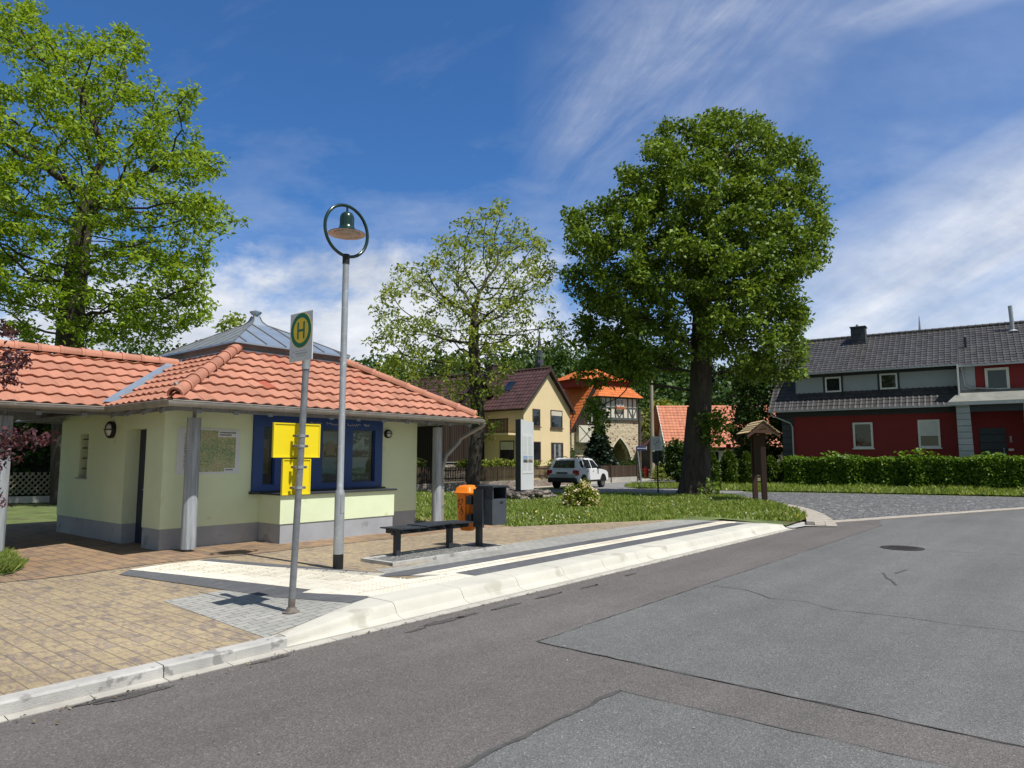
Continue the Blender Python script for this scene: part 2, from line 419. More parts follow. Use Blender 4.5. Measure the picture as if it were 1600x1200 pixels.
M['pane'] = mat('dark_pane', (.018, .021, .026), .5, 1.5, .03, 0, .9)
M['glass'] = glass('glass')
M['white'] = mat('white_paint', (.74, .74, .73), .06, 3, .5)
M['galv'] = mat('galvanised', (.40, .42, .44), .16, 12, .42, .5, bump=.001, bscale=50, stretch=(1, 1, .35), spot=(14, .62, (.52, .54, .56)))
M['galv_old'] = mat('galvanised_old', (.24, .25, .27), .22, 12, .5, .45, spot=(9, .64, (.36, .36, .37)))
M['rust'] = mat('rusty_steel', (.19, .165, .145), .4, 15, .7, .3)
M['yellow'] = mat('sign_yellow', (.87, .68, .012), .03, 2, .4)
M['signgreen'] = mat('sign_green', (.0, .16, .07), .05, 3, .45)
M['signyellow'] = mat('sign_ochre', (.83, .58, .02), .04, 3, .45)
M['signwhite'] = mat('sign_white', (.66, .67, .69), .05, 3, .4)
M['lampgreen'] = mat('lamp_green', (.010, .036, .031), .15, 4, .22, 0, .6)
M['lens'] = mat('lamp_lens', (.42, .37, .31), .3, 7, .3)
M['anth'] = mat('anthracite_steel', (.030, .036, .045), .2, 5, .45)
M['binwall'] = mat('bin_grey', (.055, .065, .078), .15, 5, .5)
M['orange'] = mat('bin_orange', (.86, .22, .012), .06, 2.5, .42)
M['bark'] = mat('bark', (.062, .05, .042), .55, 2.5, .95, bump=.06, bscale=7, stretch=(3, 3, .6))
M['bark_l'] = mat('bark_light', (.10, .083, .068), .5, 3, .95, bump=.05, bscale=8, stretch=(2.5, 2.5, .7))
M['leaf_linden'] = leafmat('leaf_linden', [(0, (.062, .115, .015)), (.5, (.14, .225, .03)), (1, (.26, .36, .075))], .30, .5)
M['leaf_ash'] = leafmat('leaf_ash', [(0, (.125, .225, .022)), (.5, (.235, .36, .045)), (1, (.365, .49, .09))], .42, .5)
M['leaf_pale'] = leafmat('leaf_pale', [(0, (.17, .24, .045)), (.5, (.27, .35, .08)), (1, (.38, .44, .15))], .42, .5)
M['leaf_plum'] = leafmat('leaf_plum', [(0, (.03, .014, .022)), (.6, (.085, .032, .046)), (1, (.17, .07, .085))], .25)
M['leaf_dark'] = leafmat('leaf_dark', [(0, (.022, .05, .012)), (.6, (.045, .09, .018)), (1, (.085, .14, .03))], .2)
M['leaf_hedge'] = leafmat('leaf_hedge', [(0, (.06, .13, .014)), (.6, (.13, .24, .03)), (1, (.24, .36, .07))], .36)
M['leaf_thuja'] = leafmat('leaf_thuja', [(0, (.035, .075, .01)), (.6, (.075, .13, .018)), (1, (.13, .19, .03))], .2)
M['leaf_fir'] = leafmat('leaf_fir', [(0, (.012, .026, .015)), (1, (.035, .06, .035))], .1)
M['leaf_forest'] = leafmat('leaf_forest', [(0, (.030, .065, .018)), (.5, (.06, .115, .03)), (1, (.105, .17, .05))], .2)
M['leaf_bush'] = leafmat('leaf_bush', [(0, (.10, .15, .02)), (.5, (.20, .25, .04)), (1, (.34, .36, .10))], .3)
M['blossom'] = leafmat('blossom', [(0, (.7, .6, .42)), (1, (.85, .78, .66))], .3)
M['grass'] = leafmat('grass_blade', [(0, (.13, .20, .035)), (.5, (.23, .32, .065)), (.88, (.34, .41, .12)), (1, (.5, .48, .26))], .35)
M['daisy'] = leafmat('daisy', [(0, (.75, .75, .7)), (1, (.9, .9, .85))], .2)
M['woodbrown'] = planks('brown_wood', (.075, .05, .034), .11, 'X', .35, .3)
M['barnwood'] = planks('barn_wood', (.042, .028, .022), .17, 'Y', .35, .3)
M['barnwoodx'] = planks('barn_wood_front', (.038, .025, .020), .17, 'X', .35, .3)
M['shrine'] = planks('shrine_wood', (.085, .046, .032), .12, 'X', .25, .4)
M['shingle'] = planks('pale_shingle', (.66, .50, .28), .13, 'Z', .2, .25)
M['lattice'] = mat('lattice_wood', (.24, .215, .16), .25, 6, .85)
M['yelwall'] = mat('yellow_render', (.76, .62, .37), .05, 1, .9, bump=.004, bscale=60)
M['tilebrown'] = tilemat('brown_tile', (.085, .042, .043), .25)
M['tileorange'] = tilemat('orange_tile', (.62, .17, .045), .16)
M['tilesalmon'] = tilemat('salmon_tile', (.56, .22, .13), .14)
M['tiledark'] = tilemat('dark_tile', (.068, .065, .067), .25, None, .5)
M['fascia'] = mat('fascia_brown', (.05, .03, .028), .2, 3, .6)
M['frame_b'] = mat('window_brown', (.09, .06, .045), .2, 3, .6)
M['curtain'] = mat('curtain', (.24, .25, .25), .25, 4, .9, stretch=(8, 8, .4))
M['redwall'] = mat('red_render', (.235, .030, .033), .06, 1.5, .9, bump=.003, bscale=60)
M['greywall'] = mat('grey_render', (.36, .39, .42), .05, 2, .9, bump=.003, bscale=60)
M['slate'] = planks('slate_panel', (.06, .068, .08), .42, 'Z', .1, .5)
M['pilaster'] = planks('pilaster_panel', (.42, .44, .47), .34, 'Z', .05, .5)
M['porchroof'] = mat('porch_felt', (.22, .225, .20), .2, 1.5, .8, bump=.004, bscale=50)
M['charcoal'] = mat('charcoal', (.035, .04, .047), .15, 3, .6)
def rubble():
    n = NT('rubble'); v = n.mapping((1, 1, 1.35))
    a = n.add('TexVoronoi'); a.inputs['Scale'].default_value = 3.6; n.link(v, a.inputs['Vector'])
    s = n.add('SeparateColor'); n.link(a.outputs['Color'], s.inputs[0])
    st = n.ramp(s.outputs[0], [(0, (.15, .07, .06)), (.35, (.27, .15, .12)), (.6, (.45, .33, .22)), (1, (.6, .5, .34))])
    pl = n.ramp(n.noise(6, 6, .65), [(.3, (.5, .42, .28)), (.7, (.68, .6, .44))])
    f = n.ramp(n.math('ADD', n.noise(1.1, 6, .7), n.math('MULTIPLY', n.math('SUBTRACT', .35, a.outputs['Distance']), .5)), [(.46, 0.0), (.56, 1.0)])
    n.base(n.mix(f, pl, st)); n.bump(n.math('SUBTRACT', 1.0, a.outputs['Distance']), .03)
    return n.pr(.9, 0, .3)
M['rubble'] = rubble()
M['rubble2'] = stone('rubble_dark', 4.5, [(0, (.10, .085, .08)), (.5, (.2, .17, .15)), (1, (.34, .30, .27))], (.06, .055, .05), .09, (1, 1, 1.8))
M['wallstone'] = stone('fence_stone', 2.2, [(0, (.2, .16, .14)), (.6, (.3, .25, .21)), (1, (.38, .33, .28))], (.24, .22, .2), .06, (1, 1, 2))
M['cream'] = mat('cream_panel', (.68, .64, .53), .1, 2, .9)
M['timber'] = mat('timber_grey', (.085, .10, .10), .25, 4, .8)
M['plaster'] = mat('white_plaster', (.68, .67, .62), .08, 2, .9)
M['steeple'] = planks('steeple_slate', (.06, .065, .085), .5, 'Z', .15, .6)
M['carwhite'] = mat('car_white', (.80, .81, .83), .02, 2, .25, 0, .6)
M['carsilver'] = mat('car_silver', (.40, .43, .46), .05, 2, .35, .3)
M['rubber'] = mat('rubber', (.012, .012, .012), .3, 8, .8)
M['rim'] = mat('rim_alloy', (.55, .56, .58), .1, 3, .3, .8)
M['carlamp'] = mat('tail_lamp', (.42, .008, .015), .1, 5, .15)
M['hydrant'] = mat('hydrant_red', (.55, .04, .022), .1, 4, .5)
M['concrete_pole'] = mat('pole_concrete', (.34, .29, .22), .2, 2, .9, stretch=(3, 3, .4))
M['bluesign'] = mat('street_blue', (.012, .03, .13), .1, 4, .4)
M['redpanel'] = mat('red_panel', (.35, .02, .025), .1, 4, .5)
M['paper'] = mat('paper', (.72, .75, .78), .04, 4, .6)
M['ink'] = mat('ink', (.02, .02, .024), .2, 9, .6)
M['inkgrey'] = mat('ink_grey', (.33, .36, .4), .2, 9, .6)
M['column'] = mat('column_grey', (.60, .63, .66), .05, 2, .55)
M['iron'] = mat('cast_iron', (.045, .038, .033), .3, 20, .7, .3, bump=.004, bscale=50)
# ------------------------------------------------------------------ ground
def ZP(u):
    t = min(1, max(0, (u-3.2)/1.7)); e = min(1, max(0, (u-15.5)/1.4)); return .095+.065*t*t*(3-2*t)-.075*e*e*(3-2*e)
def sheet(name, poly, z, m, follow=False, F=K, kind='structure', inv=False):
    """a flat sheet cut to a polygon given in the frame F; follow: it climbs with the pavement ramp"""
    mb = MB(F); b = mb.bm
    f = b.faces.new([b.verts.new((p[0], p[1], 0)) for p in poly])
    if f.normal.z < 0: f.normal_flip()
    if follow:
        for i in range(10): bmesh.ops.bisect_plane(b, geom=list(b.verts)+list(b.edges)+list(b.faces), plane_co=(15.3+i*.17, 0, 0), plane_no=(1, 0, 0))
        for i in range(12):
            bmesh.ops.bisect_plane(b, geom=list(b.verts)+list(b.edges)+list(b.faces), plane_co=(3.1+i*.17, 0, 0), plane_no=(1, 0, 0))
    bmesh.ops.triangulate(b, faces=list(b.faces))
    for v in b.verts: v.co.z = (ZP(v.co.x)+z) if follow else z
    b.transform(F)
    o = mb.build(name, m, None, F); o['kind'] = kind
    return o
def pxuv(pts, z): return [UV(x, y, z) for x, y in pts]
gm = MB(); n_ = 40
for i in range(-n_, n_):
    pass
gm.face([(-400, -150, -.03), (400, -150, -.03), (400, 600, -.03), (-400, 600, -.03)])
gm.build('ground', M['soil'], None, I4, kind='structure')
# road: asphalt up to the concrete band that ends at the cobbles
bandA, bandB = UV(1282, 818), UV(1600, 795)
dx, dy = bandB[0]-bandA[0], bandB[1]-bandA[1]
bandC = (bandA[0]+dx*3, bandA[1]+dy*3)
sheet('road', [(-30, -40), (60, -40), bandC, bandA, (17.0, 5.42), (-30, 5.42)], 0, M['asph_new'])
# the two older asphalt fields left by the trench
def wob(poly, a=.012, st=.35):
    out = []
    for p, q in zip(poly, poly[1:]+poly[:1]):
        L = math.hypot(q[0]-p[0], q[1]-p[1]); n = max(1, int(min(L, 30)/st))
        for i in range(n):
            t = i/n; out.append((p[0]+(q[0]-p[0])*t+random.uniform(-a, a), p[1]+(q[1]-p[1])*t+random.uniform(-a, a)))
    return out
e1 = (19.3, 3.93); e1b = UV(1345, 815.5)
sheet('road_field', wob([(5.12, 3.93), (5.08, .4), (5.0, -6), (5, -30), (55, -30), (bandC[0]-.3, bandC[1]-.3), (bandA[0]+1.9, bandA[1]-.95), (19.0, 3.95)]), .004, M['asph_old'])
sheet('road_field', wob([(-25, 2.69), (-25, -30), (4.35, -30), (4.4, -6), (4.5, .63), (4.44, 2.68)]), .004, M['asph_old'])
def strip(name, pts, w, z, m, jag=.01, taper=True):
    mb = MB(K); L = []; Rr = []
    P = []
    for p, q in zip(pts, pts[1:]):
        n = max(1, int(math.hypot(q[0]-p[0], q[1]-p[1])/.12))
        P += [(p[0]+(q[0]-p[0])*i/n, p[1]+(q[1]-p[1])*i/n) for i in range(n)]
    P.append(pts[-1])
    for i, p in enumerate(P):
        a = P[max(0, i-1)]; c = P[min(len(P)-1, i+1)]; d = math.hypot(c[0]-a[0], c[1]-a[1]) or 1
        nx, ny = -(c[1]-a[1])/d, (c[0]-a[0])/d; ww = w*random.uniform(.4, 1.3)*.5; ox, oy = random.uniform(-jag, jag), random.uniform(-jag, jag)
        L.append((p[0]+nx*ww+ox, p[1]+ny*ww+oy, z)); Rr.append((p[0]-nx*ww+ox, p[1]-ny*ww+oy, z))
    vl = [mb.v(p) for p in L]; vr = [mb.v(p) for p in Rr]
    for i in range(len(P)-1): mb.bm.faces.new((vr[i], vr[i+1], vl[i+1], vl[i]))
    return mb.build(name, m, None, K, kind='structure')
strip('road_seam', [(5.12, 3.93), (8, 3.95), (19.0, 3.95)], .011, .008, M['tar'])
strip('road_seam', [(5.12, 3.93), (5.08, .4), (5.0, -6)], .013, .008, M['tar'])
strip('road_seam', [(1.2, 2.69), (4.44, 2.68)], .032, .008, M['tar'], .018)
strip('road_seam', [(4.44, 2.68), (4.5, .63), (4.4, -6)], .010, .008, M['tar'])
strip('road_seam', [(19.0, 3.95), UV(1340, 815)], .02, .008, M['tar'])
strip('road_crack', pxuv([(1113, 916), (1165, 922), (1205, 936), (1260, 941), (1300, 953), (1420, 966), (1480, 975), (1600, 988), (1700, 997)], 0), .012, .009, M['tar'], .012)
strip('road_crack', pxuv([(1318, 849), (1375, 854)], 0), .014, .009, M['tar'], .012)
strip('road_crack', pxuv([(1440, 859), (1500, 863), (1620, 868)], 0), .014, .009, M['tar'], .012)
strip('road_crack', pxuv([(1378, 895), (1388, 905), (1400, 915)], 0), .03, .009, M['tar'], .02)
strip('road_crack', pxuv([(1398, 896), (1418, 891)], 0), .03, .009, M['tar'], .02)
def stain(px, py, rx, ry):
    c = UV(px, py); k = []
    for i in range(26):
        a = 2*math.pi*i/26; q = random.uniform(.55, 1.1); k.append((c[0]+rx*math.cos(a)*q, c[1]+ry*math.sin(a)*q))
    sheet('road_stain', k, .0045, M['stain'])
M['stain'] = asphalt('asphalt_stain', (.075, .07, .068), (.10, .092, .088))
for a in ((790, 948, .3, .05), (690, 972, .35, .06), (730, 962, .2, .035), (860, 930, .3, .04), (920, 917, .25, .035), (215, 1085, .3, .05), (160, 1094, .22, .035), (420, 1032, .2, .03), (650, 985, .15, .03), (985, 898, .2, .03)): stain(*a)
# cobbled street, the smoother street beyond it and the footway along the picket fence
sheet('cobbled_street', [bandA, (bandA[0]-1.2, bandA[1]+.6), (17.5, 7.2), (20, 9), (25, 11), UV(1060, 771), UV(1150, 769.5), UV(1230, 769), UV(1400, 772), UV(1600, 776.5), UV(2100, 787), bandC], -.012, M['cobble'])
sheet('street', [UV(560, 769), UV(640, 768.2), UV(880, 764), UV(985, 757.5), UV(1060, 760), UV(1150, 763), UV(1165, 769), UV(1090, 773), UV(950, 774), UV(800, 775), UV(560, 776)], -.006, M['asph_far'])
sheet('street', [UV(985, 757.5), UV(1010, 752.5), UV(1080, 752), UV(1150, 756), UV(1150, 753), UV(1050, 747.5), UV(990, 747), UV(940, 752), UV(880, 764)], -.005, M['asph_far'])
sheet('footway', [UV(560, 769), UV(650, 768), UV(806, 764.5), UV(960, 754), UV(1060, 747), UV(1060, 744), UV(1000, 745.5), UV(900, 752), UV(806, 760), UV(650, 764), UV(560, 767)], .0, M['kerb_s'])
band = MB(K)
nb = [(-.8, .38), (2, .0)]
bl = math.hypot(dx, dy); bx, by = dx/bl, dy/bl
for i in range(60):
    a = -1.0+i*1.0
    P = [(bandA[0]+bx*(a+s)-by*o, bandA[1]+by*(a+s)+bx*o) for s, o in ((0.004, -.02), (.994, -.02), (.994, .32), (.004, .32))]
    band.loft([[(p[0], p[1], -.05) for p in P], [(p[0], p[1], .012) for p in P]])
band.build('kerb_band', M['kerb_s'], None, K, kind='structure')
# pavement sheets
KV = 5.60
sheet('pavement', [(-30, KV-.02), (3.5, KV-.02), (4.9, 6.0), (17, 6.0), (17, 7.3), (11.9, 9.75), (11.4, 10.05), (5.96, 10.14), (2.75, 10.62), (-30, 14)], 0, M['pave_y'], True)
sheet('pavement', [(-30, 14), (2.75, 10.62), (5.96, 10.14), (11.4, 10.05), (11.9, 9.75), (12.3, 12.5), (12.3, 19), (-30, 19)], .001, M['pave_b'], True)
sheet('pavement', [(3.42, KV-.0), (3.55, 7.85), (4.62, 7.7), (4.95, 6.02)], .004, M['pave_g'], True)
gp = pxuv([(585, 890), (640, 884), (796, 850), (890, 836), (978, 823.5), (1085, 808.5), (1180, 812), (1140, 817)], .16)
sheet('pavement', gp[:6]+[(16.9, 6.9), (17, 6.0), (6.4, 6.0), (6.0, 7.0)], .004, M['pave_g'], True)
strip_j = [(-6, 11.9), (2.75, 10.62), (5.96, 10.14), (9, 10.10)]
mbj = MB(K)
for a, c in zip(strip_j, strip_j[1:]):
    for t in range(8):
        p = [a[0]+(c[0]-a[0])*t/8, a[1]+(c[1]-a[1])*t/8]; q = [a[0]+(c[0]-a[0])*(t+1)/8, a[1]+(c[1]-a[1])*(t+1)/8]
        mbj.face([(p[0], p[1]-.02, ZP(p[0])+.004), (q[0], q[1]-.02, ZP(q[0])+.004), (q[0], q[1]+.02, ZP(q[0])+.004), (p[0], p[1]+.02, ZP(p[0])+.004)])
mbj.build('pavement_joint', M['tar'], None, K, kind='structure')
zt = .13
sheet('tactile_paving', pxuv([(203, 891), (310, 880), (592, 905.5)], zt)+pxuv([(636, 906)], .16)+[(6.62, 6.42), (6.62, 6.06), (4.95, 6.05)]+pxuv([(472, 929.5), (486, 925)], .14), .009, M['pave_w'], True)
sheet('pavement_border', pxuv([(186, 897), (203, 891), (486, 925), (472, 929.5)], zt)+[(4.95, 6.05), (4.62, 5.96)]+pxuv([(430, 936)], zt), .008, M['pave_a'], True)
sheet('pavement_border', pxuv([(310, 880), (330, 877.3)], zt)+[(6.05, 7.08), (16.0, 7.0), (16.0, 6.73), (6.12, 6.73)]+pxuv([(594, 905.5)], zt), .0075, M['pave_a'], True)
sheet('tactile_strip', [(6.15, 6.725), (16.2, 6.725), (16.2, 6.425), (6.45, 6.425)], .009, M['pave_w'], True)
sheet('pavement_border', [(6.63, 6.42), (16.2, 6.42), (16.2, 6.06), (6.63, 6.06)], .008, M['pave_a'], True)
# raised ribs and studs of the tactile paving
rib = MB(K)
for i in range(6):
    v = 6.45+.05*i
    u = 6.5
    while u < 16.1:
        rib.box(u, u+.29, v, v+.025, ZP(u)+.0, ZP(u)+.014); u += .3
P0, P1 = UV(250, 887, zt), UV(590, 908, zt)
Lr = math.hypot(P1[0]-P0[0], P1[1]-P0[1]); ex, ey = (P1[0]-P0[0])/Lr, (P1[1]-P0[1])/Lr
rng2 = random.Random(3)
for i in range(11):
    o = -.30+i*.06
    for j in range(int(Lr/.3)):
        a = j*.3+.1; c = (P0[0]+ex*(a+.13)-ey*o, P0[1]+ey*(a+.13)+ex*o)
        rib.loft([[(c[0]+ex*s*.13-ey*w*.012, c[1]+ey*s*.13+ex*w*.012, ZP(c[0])+h) for s, w in ((-1, -1), (1, -1), (1, 1), (-1, 1))] for h in (0, .014)])
for i in range(26):
    for j in range(9):
        u = 5.0+i*.06; v = 6.1+j*.07
        if u < 4.95+(6.8-v)*.05: continue
        if v > 6.36 and u > 5.9: continue
        rib.lathe([(.02, 0), (.013, .014)], (u, v, ZP(u)), 6)
rib.build('tactile_ribs', M['pave_w'], None, K, kind='structure')
# kerbs
def kerb(name, stations, m, gap=.006, L=1.0, u0=0, u1=1):
    mb = MB(K); u = u0
    while u < u1-.02:
        e = min(u+L, u1); n = max(1, int((e-u)/.25)); rings = []
        for i in range(n+1):
            w = u+gap/2+(e-u-gap)*i/n; rings.append([(w, y, z) for y, z in stations(w)])
        mb.loft(rings, True, True); u = e
    return mb.build(name, m, None, K, smooth=True, angle=32, kind='structure')
def prof_left(u):
    z = ZP(u)+.004
    return [(5.45, -.05), (5.455, z-.015), (5.47, z), (5.60, z+.001), (5.6, -.05)]
def prof_ramp(u):
    t = (u-3.55)/1.35; z = ZP(u)+.006
    return [(5.46, -.05), (5.462, .022), (5.463+.067*t, .028+.006*t), (5.465+.11*t, .04+.02*t), (5.467+.138*t, z-.05), (5.47+.155*t, z-.018), (5.48+.165*t, z-.005), (5.50+.18*t, z), (5.605+.41*t, z+.001), (5.6+.41*t, -.05)]
def prof_bus(u):
    z = ZP(u)+.008; f = z/.168
    return [(5.46, -.05), (5.462, .022*f), (5.53, .034*f), (5.575, .06*f), (5.605, z-.05*f), (5.625, z-.018*f), (5.645, z-.005*f), (5.68, z), (6.06, z+.002), (6.06, -.05)]
kerb('kerb', prof_left, M['kerb_g'], .008, 1.05, -12.2, 3.55)
kerb('kerb', prof_ramp, M['kerb_w'], .004, 1.35, 3.55, 4.9)
kerb('kerb', prof_bus, M['kerb_w'], .005, 1.0, 4.9, 16.9)
kerb('kerb_gutter', lambda u: [(5.36, -.03), (5.36, .006), (5.452, .012), (5.452, -.03)], M['gutterstrip'], .006, .5, -12, 17.0)
# grass island with its rim
ISL = [(640, 822), (800, 824), (978, 823), (1085, 808), (1245, 817), (1262, 811), (1248, 801), (1212, 789), (1182, 783), (1145, 776), (1090, 772.5), (1000, 774), (940, 773), (840, 772), (740, 771), (640, 770), (480, 772), (480, 822)]
islw = [G(x, y, .05) for x, y in ISL]
isl = [tuple((KI @ p).xy) for p in islw]
lawn = list(isl); lawn[2] = (lawn[2][0], lawn[2][1]-.6); lawn[3] = (lawn[3][0]-.3, lawn[3][1]-.9); lawn[4] = (16.93, 5.55)
sheet('lawn', lawn, .072, M['soil'])
sheet('lawn', [UV(1250, 816, .05), UV(1262, 811, .05), UV(1248, 803, .05), UV(1232, 808, .05)], .082, M['bare'])
arc = MB(K)
qa, qb, qc = UV(1196, 785.5, .05), UV(1262, 797, .05), UV(1262, 819, .05)
def bez(t): return tuple((1-t)**2*qa[i]+2*t*(1-t)*qb[i]+t*t*qc[i] for i in (0, 1))
def bezo(t, o):
    p, q = bez(max(0, t-.01)), bez(min(1, t+.01)); d = math.hypot(q[0]-p[0], q[1]-p[1]); c = bez(t)
    s_ = 1 if ((q[1]-p[1])*(c[0]-17)-(q[0]-p[0])*(c[1]-9)) > 0 else -1
    return (c[0]+(q[1]-p[1])/d*o*s_, c[1]-(q[0]-p[0])/d*o*s_)
for k, (o0, o1, hgt) in enumerate(((-.02, .15, .115), (.165, .40, .045), (.415, .66, .03))):
    for q in range(16):
        t0, t1 = q/16+.002, (q+1)/16-.002
        P = [bezo(t0, o0), bezo(t1, o0), bezo(t1, o1), bezo(t0, o1)]
        arc.loft([[(p[0], p[1], -.05) for p in P], [(p[0], p[1], hgt) for p in P]])
ke = [bezo(1.0, o) for o in (-.3, -.02, .66)]
sheet('kerb_end', [(16.86, 5.38), (17.6, 5.30), ke[2], ke[1], bez(.9), (16.9, 6.3)], .03, M['kerb_g'])
arc.build('kerb_curve', M['kerb_s'], None, K, kind='structure')
sheet('verge', [UV(1120, 766), UV(1180, 767), UV(1240, 768), UV(1400, 771), UV(1600, 775.5), UV(2100, 786), UV(2100, 770), UV(1600, 758), UV(1240, 754), UV(1110, 755), UV(1085, 760)], .05, M['soil'])
sheet('verge', [UV(975, 760), UV(1000, 757.5), UV(1085, 756), UV(1085, 760.5), UV(1060, 763), UV(1000, 763.5)], .05, M['soil'])
sheet('lawn', [(-9, 17.5), (4.6, 17.5), (4.6, 30), (-9, 30)], .1, M['soil'])
sheet('lawn', [UV(-60, 890, .1), UV(0, 862, .1), UV(20, 872, .1), UV(38, 887, .1), UV(20, 896, .1), UV(-20, 902, .1), UV(-120, 925, .1), UV(-260, 930, .1)], .105, M['soil'])
# manhole cover
mh = empty('manhole_cover', Matrix.Translation(G(1410, 857)), 'round rusty manhole cover set in the cracked asphalt', 'manhole')
m_ = MB(MW[mh]); m_.lathe([(.36, .0), (.36, .014), (.31, .014)], n=32); m_.build('rim', M['iron'], mh)
m_ = MB(MW[mh]); m_.lathe([(.30, .0), (.30, .012)], n=32)
for i in range(-4, 5):
    for j in range(-4, 5):
        if i*i+j*j < 18: m_.box(i*.06-.02, i*.06+.02, j*.06-.02, j*.06+.02, .012, .017)
m_.build('lid', M['iron'], mh)
# ------------------------------------------------------------------ the tourist kiosk
def ONV(px, py, v):
    r = KI.to_3x3() @ Vector(ray(px, py)); t = v/r.y
    return r.x*t, HC+r.z*t
kc = (8.095, 14.11)
ki = empty('kiosk', K @ Matrix.Translation((kc[0], kc[1], .1)), 'pale green kiosk with red tiled hipped roof and zinc pyramid cap', 'building')
def kb(): return MB(K)
def kp(mb, name, m, parent=None, **k): return mb.build(name, m, parent or ki, **k)
Z0, ZPL, ZT = .05, .50, 2.66
w = kb()
FV = 11.65; UL, UR = 5.15, 10.75; BV = 16.35
W0, W1, WZ0, WZ1 = 6.72, 9.72, 1.05, 2.50
w.box(UL, W0, FV, FV+.3, ZPL, ZT); w.box(W1, UR, FV, FV+.3, ZPL, ZT)
w.box(W0, W1, FV+.002, FV+.3, WZ1, ZT); w.box(W0, W1, FV+.002, FV+.3, ZPL, WZ0)
D0, D1 = 12.32, 13.15
w.box(UL, UL+.4, FV+.3, D0, ZPL, ZT); w.box(UL, UL+.4, D0, D1, 2.16, ZT); w.box(UL, UL+.4, D1, 14.88, ZPL, ZT)
w.box(UL, UL+.4, 14.88, 15.28, ZPL, 1.28); w.box(UL, UL+.4, 14.88, 15.28, 2.12, ZT); w.box(UL, UL+.4, 15.28, BV, ZPL, ZT)
w.box(UL+.4, UR, BV-.3, BV, ZPL, ZT); w.box(UR-.3, UR, FV+.3, BV-.3, ZPL, ZT)
kp(w, 'wall', M['wall'])
p = kb(); i_ = .012
p.box(UL+i_, UR-i_, FV+i_, FV+.3, Z0, ZPL); p.box(UL+i_, UL+.4, FV+.3, D0, Z0, ZPL); p.box(UL+i_, UL+.4, D1, BV-i_, Z0, ZPL)
p.box(UL+.4, UR-i_, BV-.3, BV-i_, Z0, ZPL); p.box(UR-.3, UR-i_, FV+.3, BV-.3, Z0, ZPL)
kp(p, 'plinth', M['plinth'])
# serving counter that projects below the window
c = kb(); c.box(6.88, 9.48, 10.93, FV-.001, ZPL, 1.0); cnt = kp(c, 'counter', M['wall'])
c = kb(); c.box(6.9, 9.46, 10.945, FV-.001, Z0, ZPL); kp(c, 'base', M['plinth'], cnt)
c = kb(); c.box(6.84, 9.52, 10.88, FV-.003, 1.0, 1.035, .006); kp(c, 'ledge', M['charcoal'], cnt)
# window band
wd = kb(); y0, y1 = FV-.05, FV+.08
us = [ONV(x, 700, FV)[0] for x in (400, 410, 428, 441, 486, 502, 534, 549, 584, 598)]
us[0] = W0+.005; us[-1] = W1-.005
wd.box(us[0], us[-1], y0, y1, WZ1-.26, WZ1-.005); wd.box(us[0], us[-1], y0+.01, y1, WZ0+.005, WZ0+.11)
for a, b in ((0, 1), (2, 3), (4, 5), (6, 7), (8, 9)): wd.box(us[a], us[b], y0+.005, y1-.005, WZ0+.11, WZ1-.26)
wn = kp(wd, 'window', M['blue'])
for a, b in ((1, 2), (3, 4), (5, 6), (7, 8)):
    f = kb(); ua, ub = us[a], us[b]; s = .014
    for q in ((ua, ua+s, WZ0+.11, WZ1-.26), (ub-s, ub, WZ0+.11, WZ1-.26), (ua+s, ub-s, WZ0+.11, WZ0+.11+s), (ua+s, ub-s, WZ1-.26-s, WZ1-.26)): f.box(q[0]+.001, q[1]-.001, y0+.03, y1-.02, q[2]+.001, q[3]-.001)
    kp(f, 'sash', M['blue'], wn)
    g = kb(); g.box(ua+s, ub-s, y0+.062, y0+.068, WZ0+.11+s, WZ1-.26-s); kp(g, 'pane', M['glass'], wn)
t = kb()
for x0, x1, z in ((483, 500, 2.33), (508, 532, 2.33), (541, 561, 2.33), (566, 575, 2.33)):
    u0, u1 = ONV(x0, 660, FV)[0], ONV(x1, 660, FV)[0]; pts = []
    for k in range(28): pts.append((u0+(u1-u0)*k/27, y0-.004, z+random.choice((-1, 1))*random.uniform(0, .022)*(1.6 if k % 6 == 0 else 1)))
    t.tube(pts, .0045, 4)
kp(t, 'lettering', M['white'], wn)
s = kb(); s.box(W0-.04, W1+.04, FV-.12, FV-.001, WZ0-.045, WZ0, .006); kp(s, 'sill', M['charcoal'])
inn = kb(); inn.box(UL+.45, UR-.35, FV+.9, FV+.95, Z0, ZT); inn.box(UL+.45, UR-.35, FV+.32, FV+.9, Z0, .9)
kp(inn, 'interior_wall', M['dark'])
# photographs hung behind the panes
PM = [picture('photo_ruin', (0.578, 0.612, 0.629), (0.374, 0.272, 0.204), (0.340, 0.187, 0.102), (0.170, 0.102, 0.068), (0.765, 0.476, 0.272)),
      picture('photo_bridge', (0.085, 0.119, 0.085), (0.272, 0.323, 0.272), (0.510, 0.561, 0.595), (0.102, 0.119, 0.136), (0.850, 0.850, 0.850)),
      picture('photo_lake', (0.510, 0.561, 0.612), (0.340, 0.442, 0.544), (0.306, 0.425, 0.510), (0.068, 0.085, 0.051), (0.238, 0.340, 0.340)),
      picture('photo_village', (0.714, 0.748, 0.799), (0.238, 0.340, 0.272), (0.136, 0.238, 0.085), (0.102, 0.187, 0.043), (0.680, 0.680, 0.646)),
      picture('photo_gate', (0.272, 0.238, 0.204), (0.170, 0.119, 0.102), (0.238, 0.153, 0.102), (0.085, 0.068, 0.051), (0.374, 0.255, 0.170))]
PX = [mat('photo_stone', (.62, .36, .22), .3, 9), mat('photo_jetty', (.85, .86, .87), .15, 9), M['dark'], mat('photo_houses', (.8, .8, .77), .2, 9), mat('photo_arch', (.16, .1, .07), .3, 9)]
zm = 1.68
